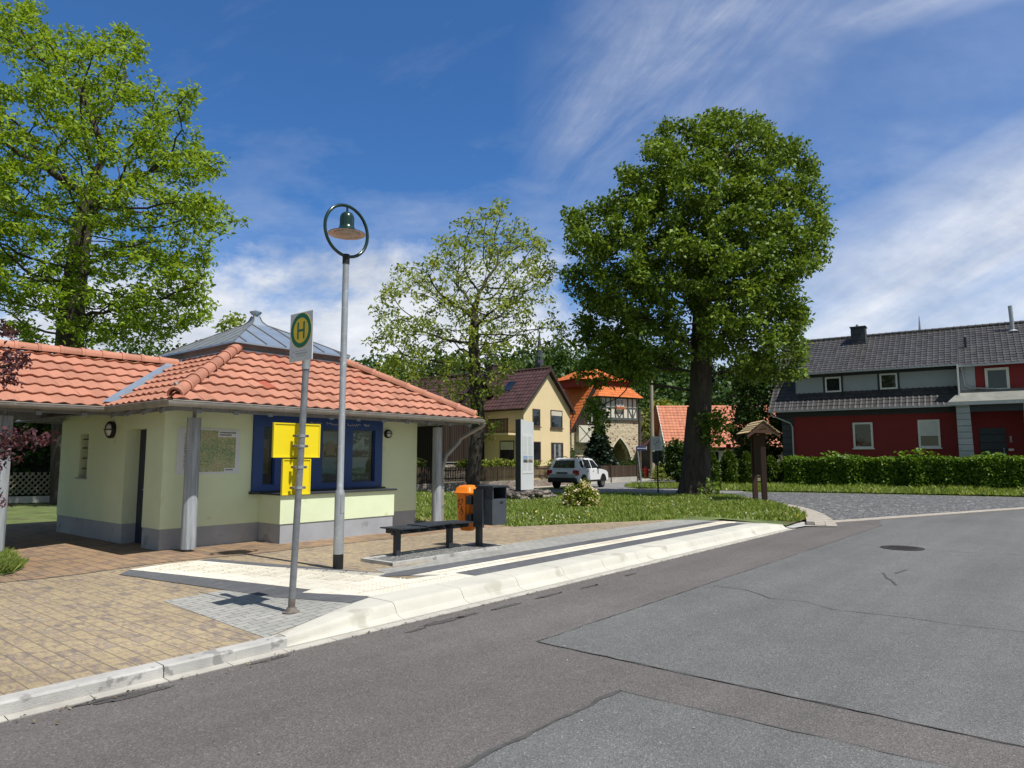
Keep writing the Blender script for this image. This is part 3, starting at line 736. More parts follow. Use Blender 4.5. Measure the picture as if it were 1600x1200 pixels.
for k, (a, b, z0_, z1_, lab) in enumerate(((5, 6, zm, WZ1-.31, 'photo print of a brown ruin, upper of two in the middle pane'), (7, 8, zm, WZ1-.31, 'photo print of a white jetty over dark water, top right pane'),
        (5, 6, WZ0+.16, zm-.01, 'photo print of a misty lake, lower one in the middle pane'), (7, 8, WZ0+.16, zm-.01, 'photo print of a village in green hills, bottom right pane'), (1, 2, WZ0+.3, WZ1-.5, 'dim brown photo print in the narrow leftmost kiosk pane'))):
    q = kb(); xa, xb = us[a]+.04, us[b]-.04; q.box(xa, xb, FV+.1, FV+.105, z0_, z1_)
    def shp(pts, mi): q.prism([(xa+(xb-xa)*x, z0_+(z1_-z0_)*z) for x, z in pts], FV+.0955, FV+.0995, mi=mi)
    if k == 0:
        shp([(.12, .08), (.2, .42), (.3, .5), (.36, .3), (.45, .55), (.55, .62), (.6, .4), (.7, .66), (.78, .58), (.84, .3), (.95, .08)], 1); shp([(.22, .08), (.25, .26), (.31, .3), (.35, .08)], 2)
    if k == 1:
        q.prism([(xa, z0_), (xa+.02, z0_), (xa+.02, z0_+.01), (xa, z0_+.01)], FV+.0955, FV+.0995, mi=1)
        for j in range(9): shp([(.02+j*.07, .28+j*.042), (.075+j*.07, .30+j*.042), (.075+j*.07, .40+j*.045), (.02+j*.07, .37+j*.045)], 1)
        shp([(.0, .2), (.75, .62), (.75, .66), (.0, .26)], 1); shp([(.62, .3), (.70, .3), (.70, .86), (.62, .8)], 1); shp([(.55, .72), (.95, .76), (.95, .80), (.55, .78)], 1); shp([(.0, .0), (.45, .0), (.9, .2), (.3, .2)], 2)
    if k == 2: shp([(.3, .0), (.32, .2), (.45, .3), (.62, .27), (.75, .12), (.78, .0)], 2)
    if k == 3:
        for j in range(14): x_ = .2+.045*j; z_v = .30+.05*math.sin(j*2.3); shp([(x_, z_v), (x_+.035, z_v), (x_+.035, z_v+.05), (x_+.017, z_v+.075), (x_, z_v+.05)], 1)
        shp([(.80, .3), (.84, .5), (.8, .62), (.88, .8), (.95, .95), (.99, .95), (.99, .3)], 2)
    if k == 4: shp([(.15, .1), (.2, .6), (.5, .8), (.8, .6), (.85, .1)], 1)
    q.build('photo_print', [PM[k], PX[k], M['black']], label=lab, cat='photo', group='photo prints behind the kiosk panes')
# door, slit window, lamps
d = kb(); d.box(UL+.24, UL+.28, D0+.01, D1-.01, Z0+.03, 2.155); dr = kp(d, 'door', M['navy'])
h = kb(); h.tube([(UL+.24, D0+.4, 1.1), (UL+.2, D0+.4, 1.1), (UL+.2, D0+.52, 1.1)], .01, 6); kp(h, 'handle', M['galv'], dr)
d = kb(); d.box(UL+.2, UL+.23, 14.885, 15.275, 1.29, 2.115); sl = kp(d, 'window', M['dark'])
for z in (1.45, 1.65, 1.85, 2.02): d = kb(); d.tube([(UL+.05, 14.88, z), (UL+.05, 15.28, z)], .012, 6); kp(d, 'bar', M['black'], sl)
d = kb(); d.box(UL-.05, UL+.2, 14.84, 15.32, 1.25, 1.28); kp(d, 'sill', M['plinth'], sl)
def bulkhead(F, r):
    # F: local z points out of the wall
    l = MB(F); l.lathe([(r, 0), (r, .05), (r*.86, .075), (r*.78, .06)], n=24); lo = l.build('wall_lamp', M['black'], ki, smooth=True, angle=40)
    l = MB(F); l.lathe([(r*.78, .03), (r*.7, .085), (r*.35, .11), (.001, .118)], n=20); l.build('diffuser', M['white'], lo, smooth=True)
    l = MB(F)
    for rot in (0, 90): 
        e = [(r*.95*math.cos(a)*math.cos(R(rot)), r*.95*math.cos(a)*math.sin(R(rot)), .05+.085*math.sin(a)) for a in [math.pi*k/10 for k in range(11)]]
        l.tube(e, r*.07, 6)
    l.build('guard', M['black'], lo)
u_, z_ = ONV(605, 678, FV)
bulkhead(K @ Matrix.Translation((u_, FV, z_)) @ Matrix.Rotation(R(90), 4, 'X'), .092)
bulkhead(K @ Matrix.Translation((UL, 13.75, 2.17)) @ Matrix.Rotation(R(-90), 4, 'Y'), .155)
# roof
EV, EU0, EU1, EB = 10.42, 4.69, 11.5, 17.8; ez, sl_ = 2.51, .55; run = 2.2
SL = run*math.hypot(1, sl_)
rf = kb()
tile_plane(rf, (EU0, EV, ez), (1, 0, 0), (0, 1, sl_), EU1-EU0, SL, .235, .35, .031, .046, [((EU0, EV, 0), (-1, 1, 0)), ((EU1, EV, 0), (1, 1, 0))])
tile_plane(rf, (EU0, EB, ez), (0, -1, 0), (1, 0, sl_), EB-EV, SL, .235, .35, .031, .046, [((EU0, EV, 0), (1, -1, 0)), ((EU0, EB, 0), (1, 1, 0)), ((0, 12.74, 0), (0, 1, 0))])
tile_plane(rf, (EU0, EB, ez), (0, -1, 0), (1, 0, sl_), EB-EV, SL, .235, .35, .031, .046, [((EU0, EB, 0), (1, 1, 0)), ((EU0, 12.77, 0), (-1, 1, 0)), ((0, 12.74, 0), (0, -1, 0)), ((0, 14.7, 0), (0, 1, 0))])
tile_plane(rf, (EU1, EV, ez), (0, 1, 0), (-1, 0, sl_), EB-EV, SL, .235, .35, .031, .046, [((EU1, EV, 0), (-1, -1, 0)), ((EU1, EB, 0), (-1, 1, 0))])
tile_plane(rf, (EU1, EB, ez), (-1, 0, 0), (0, -1, sl_), EU1-EU0, SL, .235, .35, .031, .046, [((EU0, EB, 0), (-1, -1, 0)), ((EU1, EB, 0), (1, -1, 0))])
roof = kp(rf, 'roof', M['tile'])
tz = ez+run*sl_
for (a, b, sx, sy) in ((EU0, EV, 1, 1), (EU1, EV, -1, 1), (EU0, EB, 1, -1), (EU1, EB, -1, -1)):
    hc = kb(); ridge_caps(hc, (a+sx*.08, b+sy*.08, ez+.06), (a+sx*run, b+sy*run, tz+.05), .105, 8, .035); kp(hc, 'hip_tiles', M['tile'], roof, smooth=True, angle=50)
# wing roof
wv0, wv1, wr = 12.77, 16.63, 14.7
wg = kb(); WU = -2.0
ws = (wr-wv0)*math.hypot(1, sl_)
tile_plane(wg, (WU, wv0, ez), (1, 0, 0), (0, 1, sl_), 9.0, ws, .235, .35, .031, .046, [((EU0, wv0, 0), (1, -1, 0))])
tile_plane(wg, (7.0, wv1, ez), (-1, 0, 0), (0, -1, sl_), 9.0, ws, .235, .35, .031, .046, [((EU0, wv1, 0), (1, 1, 0))])
wing = kp(wg, 'wing_roof', M['tile'])
rc = kb(); ridge_caps(rc, (WU, wr, ez+(wr-wv0)*sl_+.04), (EU0+1.95, wr, ez+(wr-wv0)*sl_+.04), .115, 24, .02); kp(rc, 'ridge_tiles', M['tile'], wing, smooth=True, angle=50)
vz = kb()
vz.loft([[(EU0-.10, wv0, ez+.10), (EU0+.02, wv0, ez+.095), (EU0+.12, wv0, ez+.11)], [(EU0+1.9-.10, wv0+1.9, ez+1.9*sl_+.10), (EU0+1.9, wv0+1.9, ez+1.9*sl_+.095), (EU0+1.9+.12, wv0+1.9, ez+1.9*sl_+.11)]], close=False, caps=False)
kp(vz, 'valley_flashing', M['zinc'])
# soffits, beams and rafters
sf = kb()
def slopequad(mb, a, b, c, d, t=.03):
    mb.loft([[a, b, c, d], [(q[0], q[1], q[2]-t) for q in (a, b, c, d)]])
dz = .06
slopequad(sf, (EU0, EV, ez-dz), (EU1, EV, ez-dz), (EU1-run, EV+run, tz-dz), (EU0+run, EV+run, tz-dz))
slopequad(sf, (EU0, EV, ez-dz), (EU0+run, EV+run, tz-dz), (EU0+run, EB-run, tz-dz), (EU0, EB, ez-dz))
slopequad(sf, (EU1, EV, ez-dz), (EU1, EB, ez-dz), (EU1-run, EB-run, tz-dz), (EU1-run, EV+run, tz-dz))
slopequad(sf, (EU0, EB, ez-dz), (EU0+run, EB-run, tz-dz), (EU1-run, EB-run, tz-dz), (EU1, EB, ez-dz))
wz = ez+(wr-wv0)*sl_
slopequad(sf, (WU, wv0, ez-dz), (EU0+.3, wv0, ez-dz), (EU0+2, wr, wz-dz), (WU, wr, wz-dz)); slopequad(sf, (WU, wv1, ez-dz), (WU, wr, wz-dz), (EU0+2, wr, wz-dz), (EU0+.3, wv1, ez-dz))
kp(sf, 'soffit', M['greywood'])
bm_ = kb()
bm_.box(EU0+.35, EU1-.1, 11.19, 11.31, 2.42, 2.60); bm_.box(WU, 5.1, 13.14, 13.26, 2.40, 2.58); bm_.box(WU, 5.1, 16.14, 16.26, 2.40, 2.58); bm_.box(EU0+.35, EU0+.47, 11.31, 13.1, 2.42, 2.60)
kp(bm_, 'eave_beam', M['greywood'])
for i in range(11):
    u = EU0+.45+i*.61; r_ = kb(); r_.loft([[(u-.04, EV+.06, ez-.17), (u+.04, EV+.06, ez-.17), (u+.04, EV+.06, ez-.10), (u-.04, EV+.06, ez-.10)], [(u-.04, EV+.86, ez+.30), (u+.04, EV+.86, ez+.30), (u+.04, EV+.86, ez+.37), (u-.04, EV+.86, ez+.37)]]); kp(r_, 'rafter', M['greywood'])
for i in range(4):
    v = EV+.5+i*.62; r_ = kb(); r_.loft([[(EU0+.06, v-.04, ez-.17), (EU0+.06, v+.04, ez-.17), (EU0+.06, v+.04, ez-.10), (EU0+.06, v-.04, ez-.10)], [(EU0+.56, v-.04, ez+.12), (EU0+.56, v+.04, ez+.12), (EU0+.56, v+.04, ez+.19), (EU0+.56, v-.04, ez+.19)]]); kp(r_, 'rafter', M['greywood'])
for i in range(10):
    u = -1.5+i*.65; r_ = kb(); r_.loft([[(u-.04, wv0+.06, ez-.17), (u+.04, wv0+.06, ez-.17), (u+.04, wv0+.06, ez-.10), (u-.04, wv0+.06, ez-.10)], [(u-.04, wv0+1.2, ez+.49), (u+.04, wv0+1.2, ez+.49), (u+.04, wv0+1.2, ez+.56), (u-.04, wv0+1.2, ez+.56)]]); kp(r_, 'rafter', M['greywood'])
# gutters
def gutter(pts, name='gutter'):
    g = kb(); rings = []
    P = [Vector(p) for p in pts]
    for i, p in enumerate(P):
        t = (P[min(i+1, len(P)-1)]-P[max(i-1, 0)]).normalized(); o = Vector((t.y, -t.x, 0))
        k = 1/max(.5, math.cos(0)) if 0 < i < len(P)-1 else 1
        if 0 < i < len(P)-1:
            t0 = (p-P[i-1]).normalized(); t1 = (P[i+1]-p).normalized(); o = (Vector((t0.y, -t0.x, 0))+Vector((t1.y, -t1.x, 0))); o = o/o.length; k = 1/o.dot(Vector((t0.y, -t0.x, 0)))
        rings.append([p+o*(k*(.062*math.cos(a)))+Vector((0, 0, .085*math.sin(a)-.0)) for a in [math.pi+math.pi*q/10 for q in range(11)]]+[p+o*(k*.056*math.cos(a))+Vector((0, 0, .078*math.sin(a))) for a in [2*math.pi-math.pi*q/10 for q in range(11)]])
    g.loft(rings, True, True)
    o_ = kp(g, name, M['gutter'], None, smooth=True, angle=40)
    g = kb()
    for a, b in zip(P, P[1:]):
        L = (b-a).length; t = (b-a)/L; o = Vector((t.y, -t.x, 0)); n = int(L/.62)
        for i in range(1, n):
            c = a+t*(L*i/n); g.loft([[c+t*s+o*.067*math.cos(q)+Vector((0, 0, .09*math.sin(q))) for q in [math.pi+math.pi*k/8 for k in range(9)]] for s in (-.012, .012)], close=False, caps=False)
        # bright front bead
        g.tube([a+o*.06+Vector((0, 0, .003)), b+o*.06+Vector((0, 0, .003))], .009, 6)
    kp(g, 'bracket', M['gutter'], o_)
gz = ez-.005
gutter([(WU, wv0-.03, gz), (EU0-.03, wv0-.03, gz), (EU0-.03, EV-.03, gz), (EU1+.03, EV-.03, gz), (EU1+.03, EB+.03, gz)])
# zinc cap
up = kb()
up.box(kc[0]-1.25, kc[0]+1.25, kc[1]-1.53, kc[1]+1.53, tz-.12, tz+.165); kp(up, 'upstand', M['zincd'])
fl = kb(); a0, a1, b0, b1 = EU0+run-.08, EU1-run+.08, EV+run-.08, EB-run+.08
fl.loft([[(a0, b0, tz-.01), (a1, b0, tz-.01), (a1, b1, tz-.01), (a0, b1, tz-.01)], [(a0, b0, tz+.035), (a1, b0, tz+.035), (a1, b1, tz+.035), (a0, b1, tz+.035)]]); kp(fl, 'flashing', M['zinc'])
zr = [(1.36, 1.65, tz+.15), (1.36, 1.65, tz+.185), (.9, 1.08, tz+.46), (.5, .58, tz+.695), (.18, .19, tz+.87), (.10, .11, tz+.96), (.06, .065, tz+1.08)]
zc = kb(); zc.loft([[(kc[0]-a, kc[1]-b, z), (kc[0]+a, kc[1]-b, z), (kc[0]+a, kc[1]+b, z), (kc[0]-a, kc[1]+b, z)] for a, b, z in zr])
cap = kp(zc, 'cap_roof', M['zinc'])
sm = kb()
for ax in (0, 1):
    for sg in (-1, 1):
        for o in (-1.12, -.68, -.24, .24, .68, 1.12):
            pts = []
            for (a, b, z), (a2, b2, z2) in zip(zr[1:], zr[2:]):
                for q in range(5):
                    A = a+(a2-a)*q/4; B_ = b+(b2-b)*q/4; Z = z+(z2-z)*q/4
                    lim, off = (A, B_) if ax == 0 else (B_, A)
                    if abs(o) <= lim+.001 and lim > .2: pts.append((kc[0]+o, kc[1]+sg*off, Z+.012) if ax == 0 else (kc[0]+sg*off, kc[1]+o, Z+.012))
            if len(pts) > 1: sm.tube(pts, .012, 5)
for sx, sy in ((-1, -1), (1, -1), (1, 1), (-1, 1)): sm.tube([(kc[0]+sx*a, kc[1]+sy*b, z+.01) for a, b, z in zr[1:]], .014, 5)
kp(sm, 'seam', M['zincd'], cap)
fn = kb(); fn.lathe([(.05, 1.05), (.045, 1.09), (.10, 1.13), (.13, 1.17), (.13, 1.185), (.06, 1.21), (.03, 1.22), (.001, 1.24)], (kc[0], kc[1], tz), 18); kp(fn, 'finial', M['zinc'], cap, smooth=True, angle=40)
for (x, y) in ((kc[0]+.12, kc[1]-.42), (kc[0]-.36, kc[1]-.1)): vt = kb(); vt.lathe([(.07, 0), (.07, .05), (.02, .08)], (x, y, tz+.69), 10); kp(vt, 'vent', M['zincd'], cap)
# posts
def post(u, v, r, zb, zt_):
    q = kb(); n = 8; q.tube([(u, v, zb+.04+(zt_-zb-.14)*k/n) for k in range(n+1)], [r*(1.06-.08*k/n) for k in range(n+1)], 18); po = kp(q, 'post', M['post'], None, smooth=True, angle=50)
    q = kb(); q.tube([(u, v, zt_-.12), (u, v, zt_+.03)], .03, 8); kp(q, 'pin', M['galv_old'], po); q = kb(); q.tube([(u, v, zb-.02), (u, v, zb+.05)], .05, 8); kp(q, 'pin', M['galv_old'], po)
post(5.44, 11.25, .112, .16, 2.41); post(11.0, 11.25, .108, .16, 2.44)
uP, _ = ONV(8, 655, 13.2); post(uP, 13.2, .112, .1, 2.42); post(uP, 16.2, .112, .1, 2.42)
# downpipe
dp = kb(); e = KI @ AT(722, 662, 16.0); f_ = KI @ AT(720, 685, 15.95); g1 = KI @ AT(694, 716, 15.75); g0 = KI @ AT(691, 735, 15.7); g2 = KI @ AT(688.5, 824, 15.7)
e2 = Vector((e.x, EV-.03, ez-.07)); dp.tube([e2, e2+Vector((0, .02, -.06)), f_, f_+(g1-f_)*.12+Vector((0, 0, -.03)), g1+(f_-g1)*.1, g0, Vector((g0.x, g0.y, 1.0)), Vector((g0.x, g0.y, .1))], .047, 12)
dpo = kp(dp, 'downpipe', M['gutter'], None, smooth=True, angle=60)
for z in (.55, .98): dp = kb(); dp.tube([(g0.x, g0.y, z), (g0.x, g0.y, z+.05)], .055, 12); kp(dp, 'clip', M['galv_old'], dpo)
# wall map
u0, z1m = ONV(279, 668, FV-.02); u1, z0m = ONV(373, 740, FV-.02)
n = NT('map_print')
gv = n.tc.outputs['Generated']; nz = n.noise(3, 8, .65, gv); nd = n.noise(26, 8, .85, gv)
cm = n.ramp(nz, [(.3, (.12, .24, .11)), (.45, (.22, .31, .12)), (.55, (.38, .4, .18)), (.66, (.4, .33, .2))])
cm = n.mix(n.ramp(nd, [(.5, 0.0), (.56, .85)]), cm, (.66, .64, .52)); cm = n.mix(n.ramp(n.noise(34, 5, .7, gv), [(.58, 0.0), (.61, .75)]), cm, (.14, .11, .07))
n.base(cm); n.pr(.6, 0, .3)
mp = empty('map_poster', K @ Matrix.Translation(((u0+u1)/2, FV, z0m)), 'faded green hiking map with white margins on the kiosk wall', 'poster')
q = kb(); q.box(u0, u1, FV-.012, FV-.004, z0m, z1m); kp(q, 'sheet', M['paper'], mp)
mu = u0+(u1-u0)*.17; mx_ = u1-(u1-u0)*.07
q = kb(); q.box(mu, mx_, FV-.016, FV-.013, z0m+.04, z1m-.03); kp(q, 'map_print', n.m, mp)
q = kb(); q.box(mx_-.33, mx_-.001, FV-.019, FV-.0165, z1m-.14, z1m-.031); kp(q, 'title_panel', M['paper'], mp); q = kb(); q.box(mx_-.2, mx_-.001, FV-.019, FV-.0165, z0m+.041, z0m+.1); kp(q, 'title_panel', M['paper'], mp)
q = kb()
for z, L in ((z1m-.065, .27), (z1m-.105, .2)):
    x = mx_-.30
    while x < mx_-.30+L: d_ = random.uniform(.01, .03); q.box(x, x+d_, FV-.021, FV-.0195, z-.010, z+.012); x += d_+.008
q.box(mx_-.18, mx_-.04, FV-.021, FV-.0195, z0m+.062, z0m+.078)
for i in range(22):
    z = z1m-.1-i*.028; q.box(mu-.075, mu-.075+random.uniform(.04, .06), FV-.0145, FV-.0125, z, z+random.choice((.005, .009, .012)))
kp(q, 'lettering', M['ink'], mp)
# ------------------------------------------------------------------ street furniture
def FK(u, v, z=None): return K @ Matrix.Translation((u, v, ZP(u) if z is None else z))
# bus stop sign
su, sv = UV(455, 957, .13); sz = ZP(su)
bs = empty('bus_stop_sign', FK(su, sv), 'grey steel bus stop pole with green and yellow H plate and two yellow boards', 'bus stop sign')
lean = KI.to_3x3() @ Vector((.028, 0, 1)); lean = lean/lean.z
def onpole(z): return Vector((su+lean.x*(z-sz), sv+lean.y*(z-sz), z))
zt_ = AT(472.5, 562, G(455, 957, .13).y).z
q = kb(); q.tube([onpole(sz+.02), onpole(sz+1.2), onpole(zt_)], .034, 16); po = q.build('pole', M['galv_old'], bs, smooth=True, angle=50)
q = kb(); q.tube([onpole(sz+.03), onpole(sz+.14)], .0348, 16, False); q.lathe([(.085, 0), (.085, .012), (.06, .02), (.045, .05), (.04, .055)], (su, sv, sz), 18); q.build('foot', M['rust'], bs, smooth=True, angle=40)
q = kb(); q.tube([onpole(zt_-.10), onpole(zt_+.03)], .042, 16); q.build('collar', M['galv'], bs, smooth=True, angle=50)
pc = onpole(zt_+.245)
PF = K @ Matrix.Translation((su-.045, pc.y-.02, pc.z)) @ Matrix(((0, 0, -1, 0), (-1, 0, 0, 0), (0, 1, 0, 0), (0, 0, 0, 1)))
q = MB(PF); q.box(-.2, .2, -.27, .235, -.012, 0, .004); pl = q.build('plate', M['signwhite'], bs)
def disc(F, r, z, m, name, parent, c=(0, 0.045), n=48, h=.0015, r0=None):
    q = MB(F)
    if r0: q.lathe([(r0, z), (r0, z+h), (r, z+h), (r, z)], (c[0], c[1], 0), n, caps=False)
    else: q.lathe([(r, z), (r, z+h)], (c[0], c[1], 0), n)
    return q.build(name, m, parent)
disc(PF, .183, .0008, M['signyellow'], 'disc', pl); disc(PF, .178, .0026, M['signgreen'], 'ring', pl, r0=.132, h=.0012)
q = MB(PF)
for s in (-1, 1): q.box(s*.052-.0125, s*.052+.0125, .045-.088, .045+.088, .0027, .0042)
q.box(-.0395, .0395, .045-.012, .045+.012, .0027, .0042); q.build('letter', M['signgreen'], pl)
q = MB(PF)
rr = random.Random(4)
for z, x0, x1, h in ((-.165, -.09, .11, .006), (-.192, -.085, .12, .014), (-.217, -.07, .09, .007)):
    x = x0
    while x < x1: d_ = rr.uniform(.006, .013); q.box(x, x+d_, z-h/2, z+h/2, .0006, .0016); x += d_+rr.uniform(.004, .011)
for k in range(7):
    a = R(40+k*40); q.box(-.135+.028*math.cos(a)-.005, -.135+.028*math.cos(a)+.005, -.195+.03*math.sin(a)-.005, -.195+.03*math.sin(a)+.005, .0006, .0016)
q.build('lettering', M['inkgrey'], pl)
BVv = sv+.055
def board(px0, px1, py0, py1):
    a = ONV(px0, py0, BVv); b = ONV(px1, py1, BVv)
    q = kb(); q.box(a[0], b[0], BVv-.01, BVv+.012, b[1], a[1], .003); o = q.build('board', M['yellow'], bs)
    w = .012; q = kb()
    q.box(a[0], a[0]+w, BVv-.018, BVv-.0105, b[1], a[1]); q.box(b[0]-w, b[0], BVv-.018, BVv-.0105, b[1], a[1]); q.box(a[0]+w, b[0]-w, BVv-.018, BVv-.0105, a[1]-w, a[1]); q.box(a[0]+w, b[0]-w, BVv-.018, BVv-.0105, b[1], b[1]+w)
    q.build('rim', M['yellow'], o); return a, b
board(427, 498, 660, 715); board(441, 483, 717, 772)
for py in (681, 697, 730, 762):
    z = ONV(462, py, sv)[1]; c = onpole(z)
    q = kb(); q.tube([(c.x, c.y, z-.014), (c.x, c.y, z+.014)], .0385, 16); q.box(c.x-.075, c.x+.075, c.y+.005, c.y+.02, z-.013, z+.013)
    cl_ = q.build('clamp', M['galv'], bs)
    for s in (-1, 1):
        q = kb(); q.box(c.x+s*.06-.016, c.x+s*.06+.016, c.y-.01, c.y+.046, z-.011, z+.011); q.tube([(c.x+s*.062, c.y-.024, z), (c.x+s*.062, c.y+.03, z)], .007, 6); q.build('bolt', M['rust'], cl_)
# street lamp
lu, lv = UV(528, 889, .16); lz = ZP(lu); ld = G(528, 889, .16).y
sl2 = empty('street_lamp', FK(lu, lv), 'tall galvanised street lamp with dark green bell shade hung in a ring', 'street lamp')
zA = AT(533, 766, ld).z; zB = AT(542, 402, ld).z; zc_ = AT(543, 361, ld).z
q = kb(); q.lathe([(.068, 0), (.068, zA-lz-.06), (.062, zA-lz-.02), (.046, zA-lz+.02), (.043, zB-lz)], (lu, lv, lz), 20); q.build('pole', M['galv'], sl2, smooth=True, angle=40)
q = kb(); q.lathe([(.0695, .0), (.0695, .20)], (lu, lv, lz), 20); q.build('sleeve', M['black'], sl2, smooth=True, angle=40)
q = kb(); q.box(lu-.03, lu+.03, lv-.0715, lv-.066, lz+.75, lz+1.0, .002); q.build('hatch', M['galv'], sl2)
q = kb(); q.lathe([(.05, zB-lz-.10), (.05, zB-lz+.04)], (lu, lv, lz), 20); q.build('collar', M['black'], sl2, smooth=True, angle=40)
RR = zc_-zB-.015
q = kb(); q.tube([(lu+RR*math.cos(a), lv, zc_+RR*math.sin(a)) for a in [2*math.pi*k/48 for k in range(49)]], .0235, 12, False); q.build('ring', M['lampgreen'], sl2, smooth=True)
tp = zc_+RR-.09
q = kb(); prof = [(.001, 0), (.04, -.005), (.075, -.025), (.095, -.06), (.102, -.10), (.102, -.19), (.11, -.23), (.135, -.265), (.18, -.293), (.235, -.312), (.262, -.320), (.262, -.326)]
q.lathe(prof, (lu, lv, tp), 36, caps=False); q.tube([(lu, lv, tp-.01), (lu, lv, zc_+RR)], .016, 10); sh = q.build('shade', M['lampgreen'], sl2, smooth=True, angle=50)
q = kb(); q.lathe([(.261, -.327), (.19, -.322), (.185, -.335), (.12, -.35), (.06, -.362), (.001, -.366)], (lu, lv, tp), 32, caps=False); q.build('lens', M['lens'], sh, smooth=True, angle=30)
# bench on a gravel strip
be = empty('bench', FK(7.6, 8.08, ZP(8)), 'dark steel backless bench of three seat plates on two legs', 'bench')
bz = ZP(8); bt = bz+.455
for u in (7.08, 8.2):
    q = kb(); q.box(u-.045, u+.045, 8.04, 8.12, bz, bt-.07, .006); q.box(u-.07, u+.07, 7.92, 8.24, bt-.075, bt-.055); q.build('leg', M['anth'], be)
q = kb(); q.box(6.98, 8.5, 8.05, 8.11, bt-.11, bt-.055, .006); q.build('rail', M['anth'], be)
for i in range(3):
    u = 6.93+i*.545; tl = .010*(1 if i == 1 else -1)
    q = kb(); q.loft([[(u, 7.86, z), (u+.535, 7.86, z+tl), (u+.535, 8.30, z+tl), (u, 8.30, z)] for z in (bt-.018+i*.003, bt+i*.003)]); s_ = q.build('seat', M['anth'], be)
    q = kb()
    for k in (.07, .40): q.box(u+k, u+k+.06, 7.93, 8.25, bt-.09, bt-.026); q.tube([(u+k+.03, 7.93, bt-.07), (u+k+.03, 7.90, bt-.07), (u+k+.03, 7.90, bt-.03)], .012, 6)
    q.build('bracket', M['anth'], s_)
q = kb()
for a in ((6.50, 9.0, 7.50, 7.56), (6.50, 9.0, 8.14, 8.2), (6.50, 6.56, 7.56, 8.14), (8.94, 9.0, 7.56, 8.14)): q.box(a[0], a[1], a[2], a[3], bz-.05, bz+.05)
q.build('kerb_edging', M['kerb_g'], None, K, kind='structure')
sheet('gravel_bed', [(6.56, 7.56), (8.94, 7.56), (8.94, 8.14), (6.56, 8.14)], bz+.035, M['gravel'])
# orange bin and grey bin on one post each
gu, gv_ = 8.74, 7.92
gb = empty('litter_bin', FK(gu, gv_), 'dark grey steel litter bin with open slot, mounted on a post', 'litter bin')
q = kb(); q.box(gu-.045, gu+.045, gv_-.045, gv_+.045, bz, bz+1.0, .006); q.box(gu-.10, gu+.10, gv_-.1, gv_+.1, bz, bz+.012); q.build('post', M['anth'], gb)
x0, x1, y0_, y1_, zb, zh = gu-.12, gu+.24, 7.52, 7.865, bz+.40, bz+1.04
q = kb(); q.box(x0, x1, y0_, y1_, zb, zh-.22, .006); q.build('body', M['binwall'], gb)
q = kb(); q.box(x0, x0+.03, y0_, y1_, zh-.2195, zh-.03); q.box(x1-.02, x1, y0_, y1_, zh-.2195, zh-.03); q.box(x0+.03, x1-.02, y1_-.02, y1_-.0, zh-.2195, zh-.03); q.box(x0+.03, x0+.05, y0_+.02, y1_-.02, zh-.2195, zh-.03); q.box(x0+.17, x1-.02, y1_-.04, y1_-.0205, zh-.2195, zh-.03); q.build('frame', M['anth'], gb)
q = kb(); q.box(x0-.02, x1+.02, y0_-.03, y1_+.03, zh-.03, zh, .006); q.build('hood', M['anth'], gb)
q = kb(); q.box(x0+.19, x0+.27, y0_-.002, y0_+.002, zh-.30, zh-.26); q.build('lock', M['black'], gb)
q = kb(); q.box(x0-.05, x0-.002, 7.70, 7.90, bz+.36, bz+.98); q.box(x0-.06, x0+.1, 7.95, 8.05, bz+.72, bz+.86); q.box(x0-.06, x0+.1, 7.95, 8.05, bz+.44, bz+.56); q.build('bracket', M['anth'], gb)
ob = empty('dog_waste_bin', FK(gu, 8.22), 'orange plastic bin with bulging lid hung beside the grey bin', 'bin')
oc = (gu+.02, 8.20); ozb, ozt = bz+.27, bz+.90
def rrect(cx, cy, a, b, r, z, n=4):
    out = []
    for sx, sy, s in ((1, 1, 0), (-1, 1, 90), (-1, -1, 180), (1, -1, 270)):
        for k in range(n+1): t = R(s+90*k/n); out.append((cx+sx*(a-r)+r*math.cos(t), cy+sy*(b-r)+r*math.sin(t), z))
    return out
q = kb(); q.loft([rrect(*oc, .08, .095, .04, ozb), rrect(*oc, .12, .13, .05, ozb+.07), rrect(*oc, .145, .16, .05, ozt-.02), rrect(*oc, .152, .168, .05, ozt)]); q.build('body', M['orange'], ob, smooth=True, angle=50)
q = kb(); q.loft([rrect(*oc, .175, .19, .05, ozt-.015), rrect(*oc, .18, .195, .05, ozt+.01), rrect(*oc, .16, .175, .05, ozt+.025), rrect(*oc, .15, .165, .06, ozt+.09), rrect(*oc, .11, .13, .07, ozt+.125), rrect(*oc, .05, .07, .04, ozt+.135)]); q.build('lid', M['orange'], ob, smooth=True, angle=50)
q = kb(); q.loft([[(oc[0]-s*.02-.012-.13, oc[1]-.09+t*.02, z) for s, t in ((0, 0), (1, 0), (1, 1), (0, 1))] for z in (ozb+.1, ozt-.03)])
for v in (-.05, .05): q.loft([[(oc[0]-.113-.0-.012*s, oc[1]+v-.02*t, ozb+.06) for s, t in ((0, 0), (1, 0), (1, 1), (0, 1))], [(oc[0]-.137-.012*s, oc[1]+v-.02*t, ozt-.03) for s, t in ((0, 0), (1, 0), (1, 1), (0, 1))]])
q.build('rib', M['orange'], ob)
q = kb(); rr = random.Random(2)
for (yc, zc2, w_) in ((.03, ozt-.13, .05), (.06, ozt-.22, .045), (.035, ozt-.31, .055)):
    for k in range(9):
        a = rr.uniform(0, 6.28); y_ = oc[1]+yc+w_*math.cos(a)*.8; z_ = zc2+w_*.7*math.sin(a); off = .150-(ozt-z_)*.045
        q.tube([(oc[0]-off, y_, z_), (oc[0]-off, y_+rr.uniform(-.03, .03), z_+rr.uniform(-.02, .02))], .007, 4)
